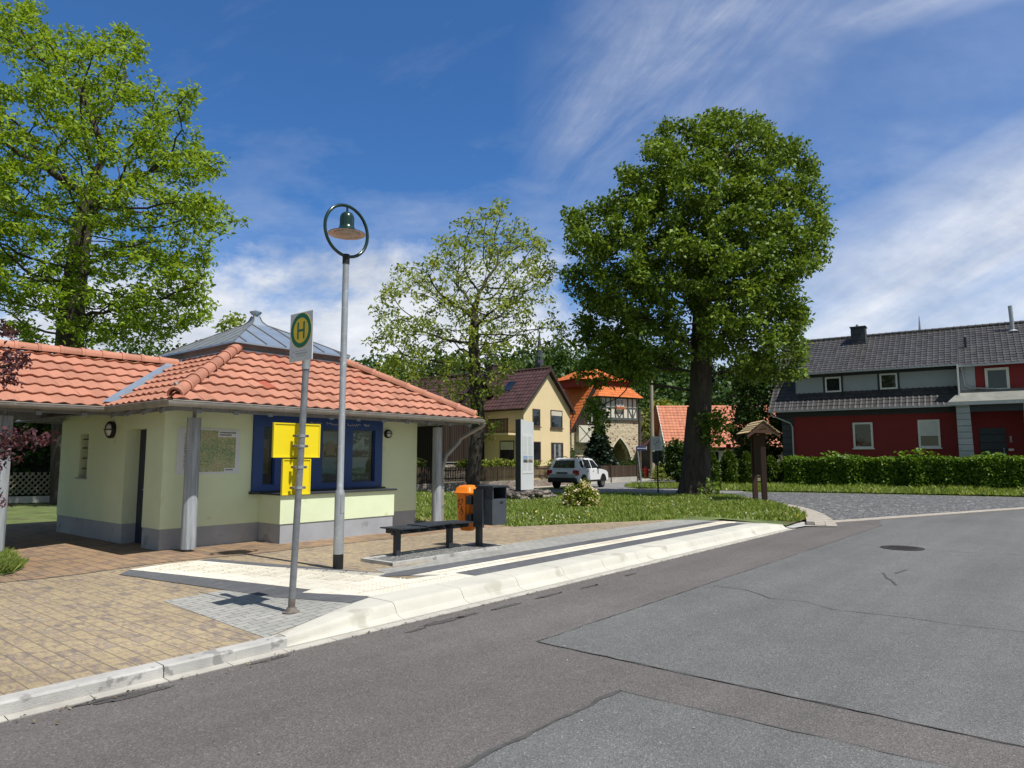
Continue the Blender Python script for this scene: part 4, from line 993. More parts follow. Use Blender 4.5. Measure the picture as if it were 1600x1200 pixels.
q.build('lettering', M['ink'], ob)
# information column on a rubble base
cb = AT(820, 765, 27.0); CF = frame(cb.x, cb.y, 0, KA)
ic = empty('information_column', CF @ Matrix.Translation((0, 0, cb.z)), 'tall pale grey information column with a white text panel', 'information column')
hz = AT(820, 657, 27.0).z
q = MB(CF); q.prism([(-.40, cb.z), (.40, cb.z), (.40, hz-.06), (-.40, hz+.03)], -.13, .13); q.build('body', M['column'], ic)
q = MB(CF); q.prism([(-.408, cb.z), (-.401, cb.z), (-.401, hz+.03), (-.408, hz+.03)], -.131, .131); q.build('side_panel', M['charcoal'], ic)
q = MB(CF); q.box(-.31, .33, -.142, -.131, cb.z+.62, hz-.55); pn = q.build('text_panel', M['signwhite'], ic)
q = MB(CF); rr = random.Random(9)
zz = hz-.65
while zz > cb.z+.7:
    if not (cb.z+1.02 < zz < cb.z+1.32):
        for xa in (-.27, .03): q.box(xa, xa+rr.uniform(.2, .26), -.1445, -.1425, zz, zz+.014)
    zz -= .034
q.build('lettering', mat('print_grey', (.50, .53, .57), .1, 5, .6), pn)
PMc = [picture('photo_castle', (.3, .42, .62), (.3, .35, .4), (.12, .12, .12), (.06, .06, .06), (.25, .25, .24)), picture('photo_hill', (.42, .5, .62), (.4, .36, .34), (.22, .18, .16), (.12, .1, .09), (.5, .45, .42))]
for k in (0, 1):
    q = MB(CF); q.box(-.27+k*.31, -.27+k*.31+.27, -.1465, -.1425, cb.z+1.04, cb.z+1.30); q.build('photo', PMc[k], pn)
def boulders(name, F, L, W, H, m, n, seed, label, cat):
    r = random.Random(seed); mb = MB(F)
    for i in range(n):
        s = r.uniform(.12, .24); z = r.uniform(.02, max(.03, H-s*.6)); x = r.uniform(-L/2, L/2); y = r.choice((-1, 1))*W/2*r.uniform(.5, 1)
        b0 = len(mb.bm.verts); res = bmesh.ops.create_icosphere(mb.bm, subdivisions=2, radius=1.0)
        for v in res['verts']:
            c = v.co.copy(); k = 1+.22*math.sin(5*c.x+i)*math.cos(4*c.y+2*i); v.co = mb.F @ Vector((x+c.x*s*1.4*k, y+c.y*s*k, z+s*.4+max(-.9, min(.8, c.z))*s*.62*k))
    mb.box(-L/2+.05, L/2-.05, -W/2+.08, W/2-.08, 0, H-.05)
    return mb.build(name, m, None, F, smooth=True, label=label, cat=cat)
boulders('stone_plinth', frame(cb.x+.18, cb.y, .05, KA), 1.7, .9, cb.z-.06, M['rubble2'], 46, 5, 'rough rubble stone plinth under the information column', 'stone base')
lw = AT(795, 772, 27.8)
boulders('low_stone_wall', frame(lw.x, lw.y, .05, KA+.3), 1.5, .5, .42, M['rubble2'], 24, 6, 'short low dark stone wall left of the information column', 'stone wall')
# wooden notice shelter
a_ = Vector((390/1080*24.7, 24.7, 0)); b_ = Vector((376/1080*26.0, 26.0, 0)); mid = (a_+b_)/2; dd = (b_-a_); an = math.atan2(dd.y, dd.x)
SF = frame(mid.x, mid.y, .06, an); hl = dd.length/2; ph = 2.5
ws_ = empty('wooden_shrine', SF, 'brown roofed wooden notice stand with two posts on the grass', 'notice stand')
for x in (-hl, hl):
    q = MB(SF); q.box(x-.07, x+.07, -.09, .09, -.05, ph, .008); q.build('post', M['shrine'], ws_)
q = MB(SF); q.box(-hl+.07, hl-.07, -.03, .03, 1.05, 2.42); q.box(-hl+.07, hl-.07, -.05, .05, .98, 1.06); q.build('notice_board', M['shrine'], ws_)
hw, hr = .56, .46
for s in (-1, 1):
    q = MB(SF)
    for i in range(5):
        t0, t1 = i/5, (i+1.12)/5; lift = .035*(1-i*.0)
        def Q(t, up): return (s*hw*(1-t)*1.0, ph-.04+hr*t+up)
        p0, p1 = Q(t0, .045), Q(min(t1, 1), .018)
        q.loft([[(x, p0[0], p0[1]), (x, p1[0], p1[1]), (x, p1[0], p1[1]-.022), (x, p0[0], p0[1]-.022)] for x in (-hl-.25, hl+.25)])
    q.build('roof_slope', M['shingle'], ws_)
q = MB(SF)
for x in (-hl-.22, hl+.18):
    q = MB(SF)
    for s in (-1, 1): q.loft([[(x, s*hw, ph-.08), (x+.04, s*hw, ph-.08), (x+.04, s*hw, ph-.20), (x, s*hw, ph-.2)], [(x, 0, ph+hr-.07), (x+.04, 0, ph+hr-.07), (x+.04, 0, ph+hr-.24), (x, 0, ph+hr-.24)]])
    q.box(x, x+.04, -.28, .28, ph-.02, ph+.08); q.build('gable_board', M['shrine'], ws_)
# white notice board with a red side, across the cobbles
ib = G(1157, 759); IF = frame(ib.x, ib.y, .05, R(-8)); sc = ib.y/1080
ibo = empty('notice_board', IF, 'pale blue grey notice board with red edge by the thujas', 'notice board')
q = MB(IF); q.box(-.07, .07, -.09, -.03, 0, 1.05); q.build('post', M['galv'], ibo)
q = MB(IF); q.box(-.40, .5, -.028, .03, .33, 1.2, .01); q.build('panel', M['greywall'], ibo)
q = MB(IF); q.box(-.66, -.405, -.03, .12, .28, 1.22); q.build('edge_panel', M['redpanel'], ibo)
q = MB(IF); q.box(-.36, .46, -.034, -.029, .40, .43); q.box(-.36, .46, -.034, -.029, 1.1, 1.13); q.box(-.045, .045, -.1, -.091, .0, 1.2); q.build('rail', M['galv'], ibo)
# zone sign
zs = AT(1029, 772, 32.0); ZF = frame(zs.x, zs.y, .06, R(14))
zo = empty('zone_sign', ZF, 'grey square end of 30 zone sign on a dark pole', 'road sign')
zz0, zz1 = AT(1029, 704, 32).z-.06, AT(1029, 683, 32).z-.06
q = MB(ZF); q.tube([(0, .03, 0), (-.03, .03, zz1-.05)], .04, 8); q.build('pole', M['anth'], zo)
q = MB(ZF); q.box(-.31, .25, -.02, .0, zz0, zz1, .006); q.box(-.33, .27, -.03, .03, zz1, zz1+.03); pl2 = q.build('plate', M['signwhite'], zo)
TF = ZF @ Matrix.Translation((-.03, -.0215, zz0+.38)) @ Matrix.Rotation(R(90), 4, 'X')
q = MB(TF); q.lathe([(.15, 0), (.15, .003), (.185, .003), (.185, 0)], n=36, caps=False); q.text('30', .2, TF, .002, bold=.004)
for k in (-1, 0, 1):
    o = k*.03; q.loft([[(-.13+o, -.14-o, z), (-.118+o, -.147-o, z), (.14+o, .13-o, z), (.128+o, .14-o, z)] for z in (.003, .006)])
q.text('ZONE', .105, TF @ Matrix.Translation((0, -.265, 0)), .002, bold=.002); q.build('lettering', M['inkgrey'], pl2)
q = MB(ZF); q.prism([(-.24, zz0-.52), (-.1, zz0-.62), (.02, zz0-.55), (.06, zz0-.3), (.02, zz0-.06), (-.24, zz0-.04)], .05, .08); q.build('back_plate', M['charcoal'], zo)
# street name sign, poles, hydrant, marker posts
sp_ = G(1003, 763); NF = frame(sp_.x, sp_.y, 0, R(6)); hs_ = AT(1000, 699, sp_.y).z
no = empty('street_name_sign', NF, 'blue street name sign on a leaning thin white pole', 'street sign')
q = MB(NF); q.tube([(0, 0, 0), (-.22, 0, hs_)], .035, 8); q.build('pole', M['galv'], no)
q = MB(NF); q.box(-.30, .30, -.05, -.035, hs_-.17, hs_+.06, .004); pb = q.build('plate', M['bluesign'], no)
q = MB(NF); x = -.24
while x < .2: d_ = random.uniform(.02, .05); q.box(x, x+d_, -.053, -.051, hs_-.08, hs_-.03); x += d_+.02
q.box(.27, .30, -.06, -.0505, hs_-.13, hs_+.05); q.build('lettering', M['white'], pb)
def pole(px, pyb, pyt, d, r0, r1, m, label, name='utility_pole'):
    a = AT(px, pyb, d); b = AT(px, pyt, d); q = MB(); q.tube([(a.x, a.y, -.05), (a.x+.05, a.y, b.z)], [r0, r1], 12)
    return q.build(name, m, None, frame(a.x, a.y, 0), smooth=True, angle=50, label=label, cat='pole')
pole(1020, 748, 592, 55, .2, .12, M['concrete_pole'], 'tall tan utility pole between the gate tower and the linden')
pole(1000, 745, 640, 52, .13, .1, M['bark_l'], 'shorter dark grey wooden pole at the gate tower corner')
hy = G(1009, 747); HF = frame(hy.x, hy.y, 0)
ho = empty('fire_hydrant', HF, 'slim red fire hydrant at the street corner', 'hydrant')
q = MB(HF); q.lathe([(.16, 0), (.16, .05), (.12, .07), (.12, .62), (.17, .66), (.17, .76), (.13, .80), (.11, .9), (.05, .95)], n=14); q.build('body', M['hydrant'], ho, smooth=True, angle=40)
for s in (-1, 1):
    q = MB(HF); q.tube([(s*.1, 0, .71), (s*.25, 0, .71)], .06, 8); q.build('outlet', M['hydrant'], ho)
def marker(px, py, h, label, d=None, red=False):
    p = G(px, py); F = frame(p.x, p.y, 0); o = empty('marker_post', F, label, 'marker post')
    q = MB(F); q.tube([(0, 0, 0), (0, 0, h)], .05, 8); q.build('pole', M['white'], o)
    q = MB(F); q.tube([(0, 0, h*.55), (0, 0, h*.8)], .053, 8); q.build('band', M['hydrant'] if red else M['galv'], o); return F, o
marker(1014.5, 747, .75, 'small white and red marker post right of the hydrant', red=True)
F, o = marker(1045, 748, 2.5, 'thin white sign pole with a round dark sign by the bushes')
q = MB(F); q.lathe([(.36, -.02), (.36, .02)], n=20); q.bm.transform(F @ Matrix.Translation((0, -.07, 2.55)) @ Matrix.Rotation(R(78), 4, 'X') @ F.inverted()); q.build('round_sign', M['charcoal'], o)
marker(1068, 756, 1.35, 'short white post left of the linden trunk')
fm = G(1118, 752); FF = frame(fm.x, fm.y, 0)
po2 = empty('flag_pole', FF, 'thin grey pole with short arm and red box above the thujas', 'pole')
zt2 = AT(1146, 686, fm.y).z
q = MB(FF); xo = AT(1146, 700, fm.y).x-fm.x; q.tube([(xo, 0, 0), (xo, 0, zt2)], .06, 8); q.tube([(xo, 0, zt2-.15), (xo-.55, 0, zt2-.15)], .025, 6); q.build('pole', M['galv'], po2)
q = MB(FF); q.box(xo-.52, xo-.2, -.08, .08, zt2-.75, zt2-.35); q.build('lamp_box', M['redpanel'], po2)
# ------------------------------------------------------------------ the white car
ca = G(872, 767.5); cf = G(938, 760.5)
CA = math.atan2(cf.y-ca.y, cf.x-ca.x)-R(3)
CFm = frame((AT(868, 767, 35.6)).x, 35.6, -.0, R(90)-R(36))
# car frame: x forward, y to the left, z up; the origin is at the rear bumper's middle on the road
CFm = frame(AT(878, 760, 37.6).x, 37.6, 0, R(90)-R(31))
car = empty('parked_car', CFm, 'white compact off-roader with black roof rails beside the picket fence', 'car')
def cb_(): return MB(CFm)
W_ = .90
prof = [(.05, .48), (.02, .80), (.10, 1.02), (.22, 1.08), (2.95, 1.06), (3.35, 1.04), (3.95, .96), (4.22, .84), (4.28, .55), (4.15, .36), (.15, .36)]
q = cb_()
rings = []
for y, sx, dz_ in ((-W_, .965, .0), (-W_+.06, .99, .0), (-.5, 1.0, .015), (.5, 1.0, .015), (W_-.06, .99, .0), (W_, .965, .0)):
    rings.append([(2.15+(x-2.15)*sx, y, z*(1 if abs(y) < W_-.01 else .985)+(.01 if abs(y) >= W_-.01 else 0)) for x, z in prof])
q.loft(rings); q.build('body', M['carwhite'], car, smooth=True, angle=28)
top = [(.20, 1.06), (.36, 1.40), (.52, 1.60), (1.0, 1.665), (1.9, 1.66), (2.35, 1.60), (3.10, 1.05)]
q = cb_()
def gh(x, z, y):
    t = (z-1.05)/.61; return (x, y*(1-.19*t), z)
q.loft([[gh(x, z, y) for x, z in top] for y in (-W_+.03, -.45, .45, W_-.03)]); q.build('cabin', M['carwhite'], car, smooth=True, angle=30)
def sidewin(pts, name, s=-1):
    q = cb_(); out = [gh(x, z, s*(W_-.028)) for x, z in pts]
    n_ = Vector((0, s, .28)).normalized(); q.loft([[Vector(p)+n_*.001 for p in out], [Vector(p)+n_*.012 for p in out]]); q.build(name, M['pane'], car)
for s in (-1, 1):
    sidewin([(.62, 1.18), (.86, 1.12), (.93, 1.13), (.93, 1.53), (.66, 1.53), (.56, 1.36)], 'rear_quarter_window', s)
    sidewin([(1.10, 1.10), (1.92, 1.10), (1.80, 1.56), (1.06, 1.57)], 'rear_window', s)
    sidewin([(2.03, 1.10), (2.92, 1.12), (2.32, 1.53), (1.92, 1.56)], 'front_window', s)
    q = cb_(); q.tube([(.60, s*.70, 1.66), (.72, s*.69, 1.73), (1.9, s*.68, 1.735), (2.1, s*.68, 1.64)], .025, 6); q.build('roof_rail', M['black'], car)
    q = cb_(); q.box(2.66, 2.82, s*.90, s*1.08, 1.06, 1.22, .03); q.tube([(2.75, s*.85, 1.1), (2.74, s*.95, 1.1)], .025, 6); q.build('mirror', M['black'], car)
    q = cb_(); q.loft([[(.015+.05*abs(k), s*y, z) for y, z in ((.62, .72), (.86, .72), (.88, 1.02), (.64, 1.02))] for k in (-.5, 1)]); q.box(.03, .22, s*.895 if s > 0 else -.915, s*.895 if s < 0 else .915, .74, 1.0) ; q.build('tail_light', M['carlamp'], car)
    for x in (.88, 3.47):
        c = (x, s*.83); q = cb_()
        q.loft([[(x+r*math.cos(a), s*y, .34+r*math.sin(a)) for a in [2*math.pi*k/26 for k in range(26)]] for y, r in ((.66, .33), (.68, .345), (.86, .345), (.885, .32), (.885, .22))], caps=True); wh = q.build('wheel', M['rubber'], car, smooth=True, angle=40)
        q = cb_(); q.loft([[(x+r*math.cos(a), s*y, .34+r*math.sin(a)) for a in [2*math.pi*k/26 for k in range(26)]] for y, r in ((.875, .225), (.893, .225), (.893, .195), (.872, .19))], caps=False)
        for k in range(5):
            a = 2*math.pi*k/5+.3; d1_ = (math.cos(a), math.sin(a)); n1 = (-d1_[1], d1_[0])
            q.loft([[(x+d1_[0]*r+n1[0]*w_, s*y, .34+d1_[1]*r+n1[1]*w_) for r, w_ in ((.03, -.035), (.2, -.022), (.2, .022), (.03, .035))] for y in (.872, .89)])
        q.build('rim', M['rim'], wh)
        q = cb_(); q.tube([(x+.40*math.cos(a), s*.893, .36+.40*math.sin(a)) for a in [math.pi*k/14 for k in range(15)]], .035, 6); q.loft([[(x+.37*math.cos(a), s*y, .36+.37*math.sin(a)) for a in [math.pi*k/14 for k in range(15)]] for y in (.60, .902)]); q.build('wheel_arch', M['black'], car)
    q = cb_(); q.box(1.32, 3.05, s*.86 if s > 0 else -.91, .91 if s > 0 else -.86, .36, .46); q.build('sill', M['black'], car)
    q = cb_(); q.box(1.30, 1.42, s*.905 if s > 0 else -.925, .925 if s > 0 else -.905, .93, .96); q.box(2.05, 2.17, s*.905 if s > 0 else -.925, .925 if s > 0 else -.905, .93, .96); q.build('door_handle', M['carsilver'], car)
q = cb_(); q.loft([[(x, y*.80, z) for x, y, z in ((.225, -.82, 1.13), (.225, .82, 1.13), (.44, .70, 1.53), (.44, -.70, 1.53))], [(x-.03, y*.80, z+.01) for x, y, z in ((.225, -.82, 1.13), (.225, .82, 1.13), (.44, .70, 1.53), (.44, -.70, 1.53))]]); q.build('rear_window', M['pane'], car)
q = cb_(); q.loft([[(x, y, z) for x, y, z in ((2.42, -.62, 1.575), (2.42, .62, 1.575), (3.03, .76, 1.11), (3.03, -.76, 1.11))], [(x+.02, y, z+.02) for x, y, z in ((2.42, -.62, 1.575), (2.42, .62, 1.575), (3.03, .76, 1.11), (3.03, -.76, 1.11))]]); q.build('windscreen', M['pane'], car)
q = cb_(); q.box(-.03, .2, -.86, .86, .34, .60, .05); q.build('rear_bumper', M['black'], car, smooth=True, angle=40)
q = cb_(); q.box(4.15, 4.33, -.84, .84, .34, .60, .05); q.build('front_bumper', M['black'], car, smooth=True, angle=40)
q = cb_(); q.box(-.005, .06, -.78, .78, .61, .80, .01); q.build('tailgate_panel', M['carsilver'], car)
q = cb_(); q.box(-.02, .01, -.33, .33, .82, .90); q.build('garnish', M['black'], car)
q = cb_(); q.box(-.025, -.006, -.26, .26, .68, .79); q.build('number_plate', M['carsilver'], car)
# ------------------------------------------------------------------ buildings across the street
def window(F, root, x0, x1, z0, z1, y=0.0, fw=.07, mf='frame_b', sill=True, shutter=0.0, curtain=False, mull=1, proud=.05):
    q = MB(F); a = y-proud
    for r in ((x0, x0+fw, z0, z1), (x1-fw, x1, z0, z1), (x0+fw, x1-fw, z0, z0+fw), (x0+fw, x1-fw, z1-fw, z1)): q.box(r[0], r[1], a, y+.0, r[2], r[3])
    for k in range(1, mull):
        xm = x0+(x1-x0)*k/mull; q.box(xm-fw*.35, xm+fw*.35, a+.012, y-.002, z0+fw, z1-fw)
    w = q.build('window', M[mf], root)
    zt = z1-fw-(z1-z0)*shutter
    q = MB(F); q.box(x0+fw, x1-fw, y-.022, y-.004, z0+fw, zt); q.build('pane', M['pane'], w)
    if shutter:
        q = MB(F)
        for k in range(int((z1-fw-zt)/.06)+1): q.box(x0+fw, x1-fw, y-.045, y-.024, min(zt+k*.06, z1-fw-.01), min(zt+k*.06+.052, z1-fw))
        q.build('blind', M['white'] if mf == 'white' else M['cream'], w)
    if curtain:
        q = MB(F); n = 16; pts = [(x0+fw+(x1-x0-2*fw)*k/n, y-.024-.006*(k % 2)) for k in range(n+1)]
        for (pa, pb) in zip(pts, pts[1:]):
            if .10 < abs((pa[0]+pb[0])/2-(x0+x1)/2)/(x1-x0) < .3: q.face([(pa[0], pa[1], z0+fw+.03), (pb[0], pb[1], z0+fw+.03), (pb[0], pb[1], zt), (pa[0], pa[1], zt)])
        q.build('curtain', M['curtain'], w)
    if sill:
        q = MB(F); q.box(x0-.06, x1+.06, a-.06, y-.002, z0-.06, z0-.002); q.build('sill', M[mf], w)
    return w
def gable_house(F, name, label, Wd, D, ze, za, mw, mt, front=None, over=.3, side=None, tw=.3, th=.36):
    ho = empty(name, F, label, 'building'); xm = Wd/2
    q = MB(F); q.loft([[(0, y, 0), (Wd, y, 0), (Wd, y, ze), (xm, y, za-.15), (0, y, ze)] for y in (0, D)]); q.build('wall', mw, ho)
    k = (za-ze)/xm; L = math.hypot(xm+over, k*(xm+over))
    q = MB(F)
    for s in (0, 1):
        P0 = (-over if s == 0 else Wd+over, D+over if s == 0 else -over, ze-over*k+.06)
        tile_plane(q, P0, (0, -1, 0) if s == 0 else (0, 1, 0), (1 if s == 0 else -1, 0, k), D+2*over, L, tw, th, .03, .03)
    rf_ = q.build('roof', mt, ho)
    q = MB(F)
    for s in (-1, 1):
        x0 = xm+s*(xm+over)
        for y in (-over-.02, D+over-.02):
            q.loft([[(x0, y, ze-over*k-.12), (x0, y+.04, ze-over*k-.12), (x0, y+.04, ze-over*k+.10), (x0, y, ze-over*k+.10)], [(xm, y, za-.12), (xm, y+.04, za-.12), (xm, y+.04, za+.12), (xm, y, za+.12)]])
        q.box(min(x0, x0-s*.02)-.02, max(x0, x0-s*.02)+.02, -over+.03, D+over-.03, ze-over*k-.06, ze-over*k+.03)
    q.build('verge_board', M['fascia'], rf_)
    q = MB(F); ridge_caps(q, (xm, -over, za+.06), (xm, D+over, za+.06), .12, max(4, int(D/.35)), 0); q.build('ridge_tiles', mt, rf_)
    return ho, rf_
YF = frame(.75, 45, 0, KA)
yh, yroof = gable_house(YF, 'yellow_house', 'pale yellow gabled house with brown tiled roof and brown windows', 5.26, 7.5, 5.12, 7.72, M['yelwall'], M['tilebrown'])
window(YF, yh, .95, 1.75, 3.75, 4.92); window(YF, yh, 2.95, 4.32, 3.72, 4.95, shutter=.25)
window(YF, yh, .93, 1.8, 1.5, 2.75); window(YF, yh, 3.0, 4.38, 1.5, 2.72, curtain=True)
SFm = YF @ Matrix.Rotation(R(-90), 4, 'Z')         # left side wall: local x runs back to front
window(SFm, yh, -2.0, -.75, 1.5, 2.8, shutter=.4)
q = MB(YF); q.box(-.95, -.0, .5, 3.2, 3.15, 3.28); ba = q.build('balcony', M['yelwall'], yh)
q = MB(YF)
for k in range(22): q.box(-.95, -.92, .52+k*.123, .60+k*.123, 3.285, 4.15)
q.box(-.96, -.91, .5, 3.2, 4.15, 4.22); q.build('railing', M['woodbrown'], ba)
q = MB(YF); k_ = 2.6/2.63; q.loft([[(1.0, y0_, 5.12+1.0*k_+.12+dz_), (1.0, y0_+.7, 5.12+1.0*k_+.12+dz_), (1.7, y0_+.7, 5.12+1.7*k_+.12+dz_), (1.7, y0_, 5.12+1.7*k_+.12+dz_)] for y0_, dz_ in ((2.0, 0), (2.0, .05))]); q.build('skylight', M['pane'], yroof)
q = MB(YF); q.box(2.2, 2.95, 4.6, 5.3, 7.2, 8.35); q.box(2.15, 3.0, 4.55, 5.35, 8.35, 8.43); q.build('chimney', M['fascia'], yroof)
q = MB(YF); q.tube([(5.45, -.2, 4.78), (5.45, -.1, 4.5), (5.3, -.06, 4.3), (5.3, -.06, .1)], .045, 8); q.build('downpipe', M['fascia'], yh)
BF = frame(-4.5, 44, 0, KA)
bh, broof = gable_house(BF, 'barn', 'dark brown timber barn with brown tiled roof behind the picket fence', 6.65, 7.5, 4.25, 7.3, M['barnwoodx'], M['tilebrown'])
q = MB(BF); q.box(-.02, 6.67, -.03, .0, .0, 1.25); q.build('base', M['wallstone'], bh)
q = MB(BF); q.box(-.05, 6.7, -.06, .0, 1.36, 1.42); q.build('ledge', M['galv'], bh)
q = MB(BF)
for i in range(40): x = .05+i*.167; q.box(x, x+.028, -.03, -.001, 1.43, 4.2)
q.build('batten', M['barnwoodx'], bh)
q = MB(BF @ Matrix.Rotation(R(-90), 4, 'Z'))
for i in range(46): x = -7.4+i*.165; q.box(x, x+.03, -.03, -.001, 1.3, 4.2)
q.build('side_batten', M['barnwood'], bh)
# picket fence on a low stone wall
FV_ = 25.0
pf = empty('picket_fence', K @ Matrix.Translation((29, FV_, 0)), 'brown picket fence on a low stone wall by the street', 'fence')
q = MB(K); q.box(19, 37.2, FV_, FV_+.3, -.02, .40); q.build('base_wall', M['wallstone'], pf)
q = MB(K); rr = random.Random(1); u = 19.05
while u < 37.1: q.box(u, u+.075, FV_+.05, FV_+.072, .46, 1.20+rr.uniform(-.015, .02)); u += .125
q.build('pickets', M['woodbrown'], pf)
q = MB(K); q.box(19, 37.2, FV_+.075, FV_+.12, .58, .65); q.box(19, 37.2, FV_+.075, FV_+.12, 1.0, 1.07); q.build('rail', M['woodbrown'], pf)
for i in range(8):
    u = 19.2+i*2.5; q = MB(K); q.box(u, u+.1, FV_+.122, FV_+.2, .4, 1.22); q.build('post', M['woodbrown'], pf)
sfn = empty('board_fence', K @ Matrix.Translation((41, FV_, 0)), 'solid brown board fence on a concrete base below the gate tower', 'fence')
q = MB(K); q.box(37.3, 44.6, FV_+.02, FV_+.3, -.02, .34); q.build('base_wall', M['gutterstrip'], sfn)
q = MB(K)
for i in range(60): u = 37.3+i*.121; q.box(u, u+.115, FV_+.06, FV_+.085, .36, 1.16)
q.build('boards', M['woodbrown'], sfn)
for u in (37.25, 40.9, 44.5):
    q = MB(K); q.box(u, u+.13, FV_+.0, FV_+.13, .0, 1.24); q.build('post', M['woodbrown'], sfn)
# ------------------------------------------------------------------ gate tower with hall
tb = AT(938, 740, 62); TFm = frame(tb.x, tb.y, 0, R(30)); TW, TD = 4.45, 4.6
gt = empty('gate_tower', TFm, 'rubble stone gate tower with pointed arch, half-timbered storey and orange roofs', 'building')
arch = [(1.0, 0), (1.0, 1.55)]+[(1.0+1.32*(1-math.cos(R(a)))*1.0, 1.55+1.9*math.sin(R(a))) for a in (15, 30, 45, 60, 75, 88)]
arch = [(1.0, 0.0), (1.02, 1.3), (1.12, 1.85), (1.32, 2.35), (1.62, 2.82), (1.95, 3.2), (2.28, 3.5)]
archR = [(4.56-x, z) for x, z in arch[::-1]]
q = MB(TFm)
poly = [(0, 0)]+arch+archR[1:]+[(TW, 0), (TW+.05, 5.15), (-.05, 5.15)]
q.prism(poly, 0, .7); q.box(0, .6, .7, TD, 0, 5.15); q.box(TW-.6, TW, .7, TD, 0, 5.15); q.box(.6, TW-.6, 3.6, TD, 0, 5.15)
q.build('stone_wall', M['rubble'], gt)
q = MB(TFm)
for sgn, A_ in ((1, arch), (-1, archR[::-1])):
    for a, b in zip(A_[1:], A_[2:]):
        n_ = Vector((-(b[1]-a[1]), (b[0]-a[0])))*(1 if sgn > 0 else -1); n_ = n_.normalized()*.09
        if n_.y < 0 and False: pass
        q.loft([[(a[0], y, a[1]), (b[0], y, b[1]), (b[0]+n_.x, y, b[1]+n_.y), (a[0]+n_.x, y, a[1]+n_.y)] for y in (-.03, .3)])
q.build('arch_trim', M['cream'], gt)
q = MB(TFm); q.box(.05, TW-.05, .05, TD-.05, 5.15, 7.25); up_ = q.build('upper_storey', M['cream'], gt)
q = MB(TFm); T_ = .11
def bar(a, b, y0=-.0, w=T_, y1=.06):
    a, b = Vector((a[0], 0, a[1])), Vector((b[0], 0, b[1])); t = (b-a).normalized(); s = Vector((-t.z, 0, t.x))*w/2
    q.loft([[(p.x, y, p.z) for p in (a+s, b+s, b-s, a-s)] for y in (y0, y1)])
for x in (.08, .75, 1.3, 1.85, 2.75, 3.3, 3.85, TW-.08): bar((x, 5.3), (x, 7.2))
for z in (6.25,): bar((.15, z), (TW-.15, z), .008)
bar((.1, 7.15), (TW-.1, 7.15), .012); 
for a, b in (((.15, 6.2), (.7, 5.35)), ((4.3, 6.2), (3.9, 5.35)), ((1.95, 5.85), (2.3, 5.35)), ((2.65, 5.85), (2.3, 5.35)), ((3.35, 6.2), (3.8, 5.35))): bar(a, b, .016, .11)
q.build('timber_frame', M['timber'], up_)
q = MB(TFm); q.box(-.12, TW+.12, -.16, .3, 5.1, 5.32); q.build('sill_beam', M['timber'], up_)
for x in (1.93, 2.38): window(TFm, gt, x, x+.38, 6.35, 7.05, .0, .06, 'white', False, mull=2)
q = MB(TFm); q.box(1.8, 2.85, -.22, -.06, 6.15, 6.3); q.build('flower_box', M['tileorange'], gt)
q = MB(TFm @ Matrix.Rotation(R(-90), 4, 'Z'))
for x in (-4.5, -3.4, -2.3, -1.2, -.1): q.box(x-.08, x+.08, .0, .06, 5.3, 7.2)
for z in (6.25, 7.12): q.box(-4.55, -.05, .005, .055, z-.08, z+.08)
q.build('side_timber', M['timber'], up_)
q = MB(TFm)
o_ = .35; kk = 1.10/.95
for (P0, X, Y, L, c) in (((-o_, -o_, 7.2), (1, 0, 0), (0, 1, kk), TW+2*o_, [((-o_, -o_, 0), (-1, 1, 0)), ((TW+o_, -o_, 0), (1, 1, 0))]),
                        ((-o_, TD+o_, 7.2), (0, -1, 0), (1, 0, kk), TD+2*o_, [((-o_, -o_, 0), (1, -1, 0)), ((-o_, TD+o_, 0), (1, 1, 0))]),
                        ((TW+o_, -o_, 7.2), (0, 1, 0), (-1, 0, kk), TD+2*o_, [((TW+o_, -o_, 0), (-1, -1, 0)), ((TW+o_, TD+o_, 0), (-1, 1, 0))])):
    tile_plane(q, P0, X, Y, L, .95*math.hypot(1, kk), .26, .3, .03, .03, c)
q.build('skirt_roof', M['tileorange'], gt)
q = MB(TFm); q.box(.6-2.6, TW-.6, .6, TD-.6, 8.1, 8.75); q.build('neck', M['redwall'], gt)
q = MB(TFm); x0, x1, y0_, y1_ = -2.5, TW-.25, .2, TD-.2; ym = (y0_+y1_)/2
hl_ = 1.3/((ym-y0_))
tile_plane(q, (x0, y0_, 8.7), (1, 0, 0), (0, 1, .52), x1-x0, (ym-y0_)*math.hypot(1, .52), .26, .3, .03, .03, [((x0, y0_, 0), (-1, 1, 0)), ((x1, y0_, 0), (1, 1, 0))])
tile_plane(q, (x0, y1_, 8.7), (0, -1, 0), (1, 0, .52), y1_-y0_, (ym-y0_)*math.hypot(1, .52), .26, .3, .03, .03, [((x0, y0_, 0), (1, -1, 0)), ((x0, y1_, 0), (1, 1, 0))])
tile_plane(q, (x1, y0_, 8.7), (0, 1, 0), (-1, 0, .52), y1_-y0_, (ym-y0_)*math.hypot(1, .52), .26, .3, .03, .03, [((x1, y0_, 0), (-1, -1, 0)), ((x1, y1_, 0), (-1, 1, 0))])
tile_plane(q, (x1, y1_, 8.7), (-1, 0, 0), (0, -1, .52), x1-x0, (ym-y0_)*math.hypot(1, .52), .26, .3, .03, .03, [((x0, y1_, 0), (-1, -1, 0)), ((x1, y1_, 0), (1, -1, 0))])
xm_ = (x0+x1)/2+.6
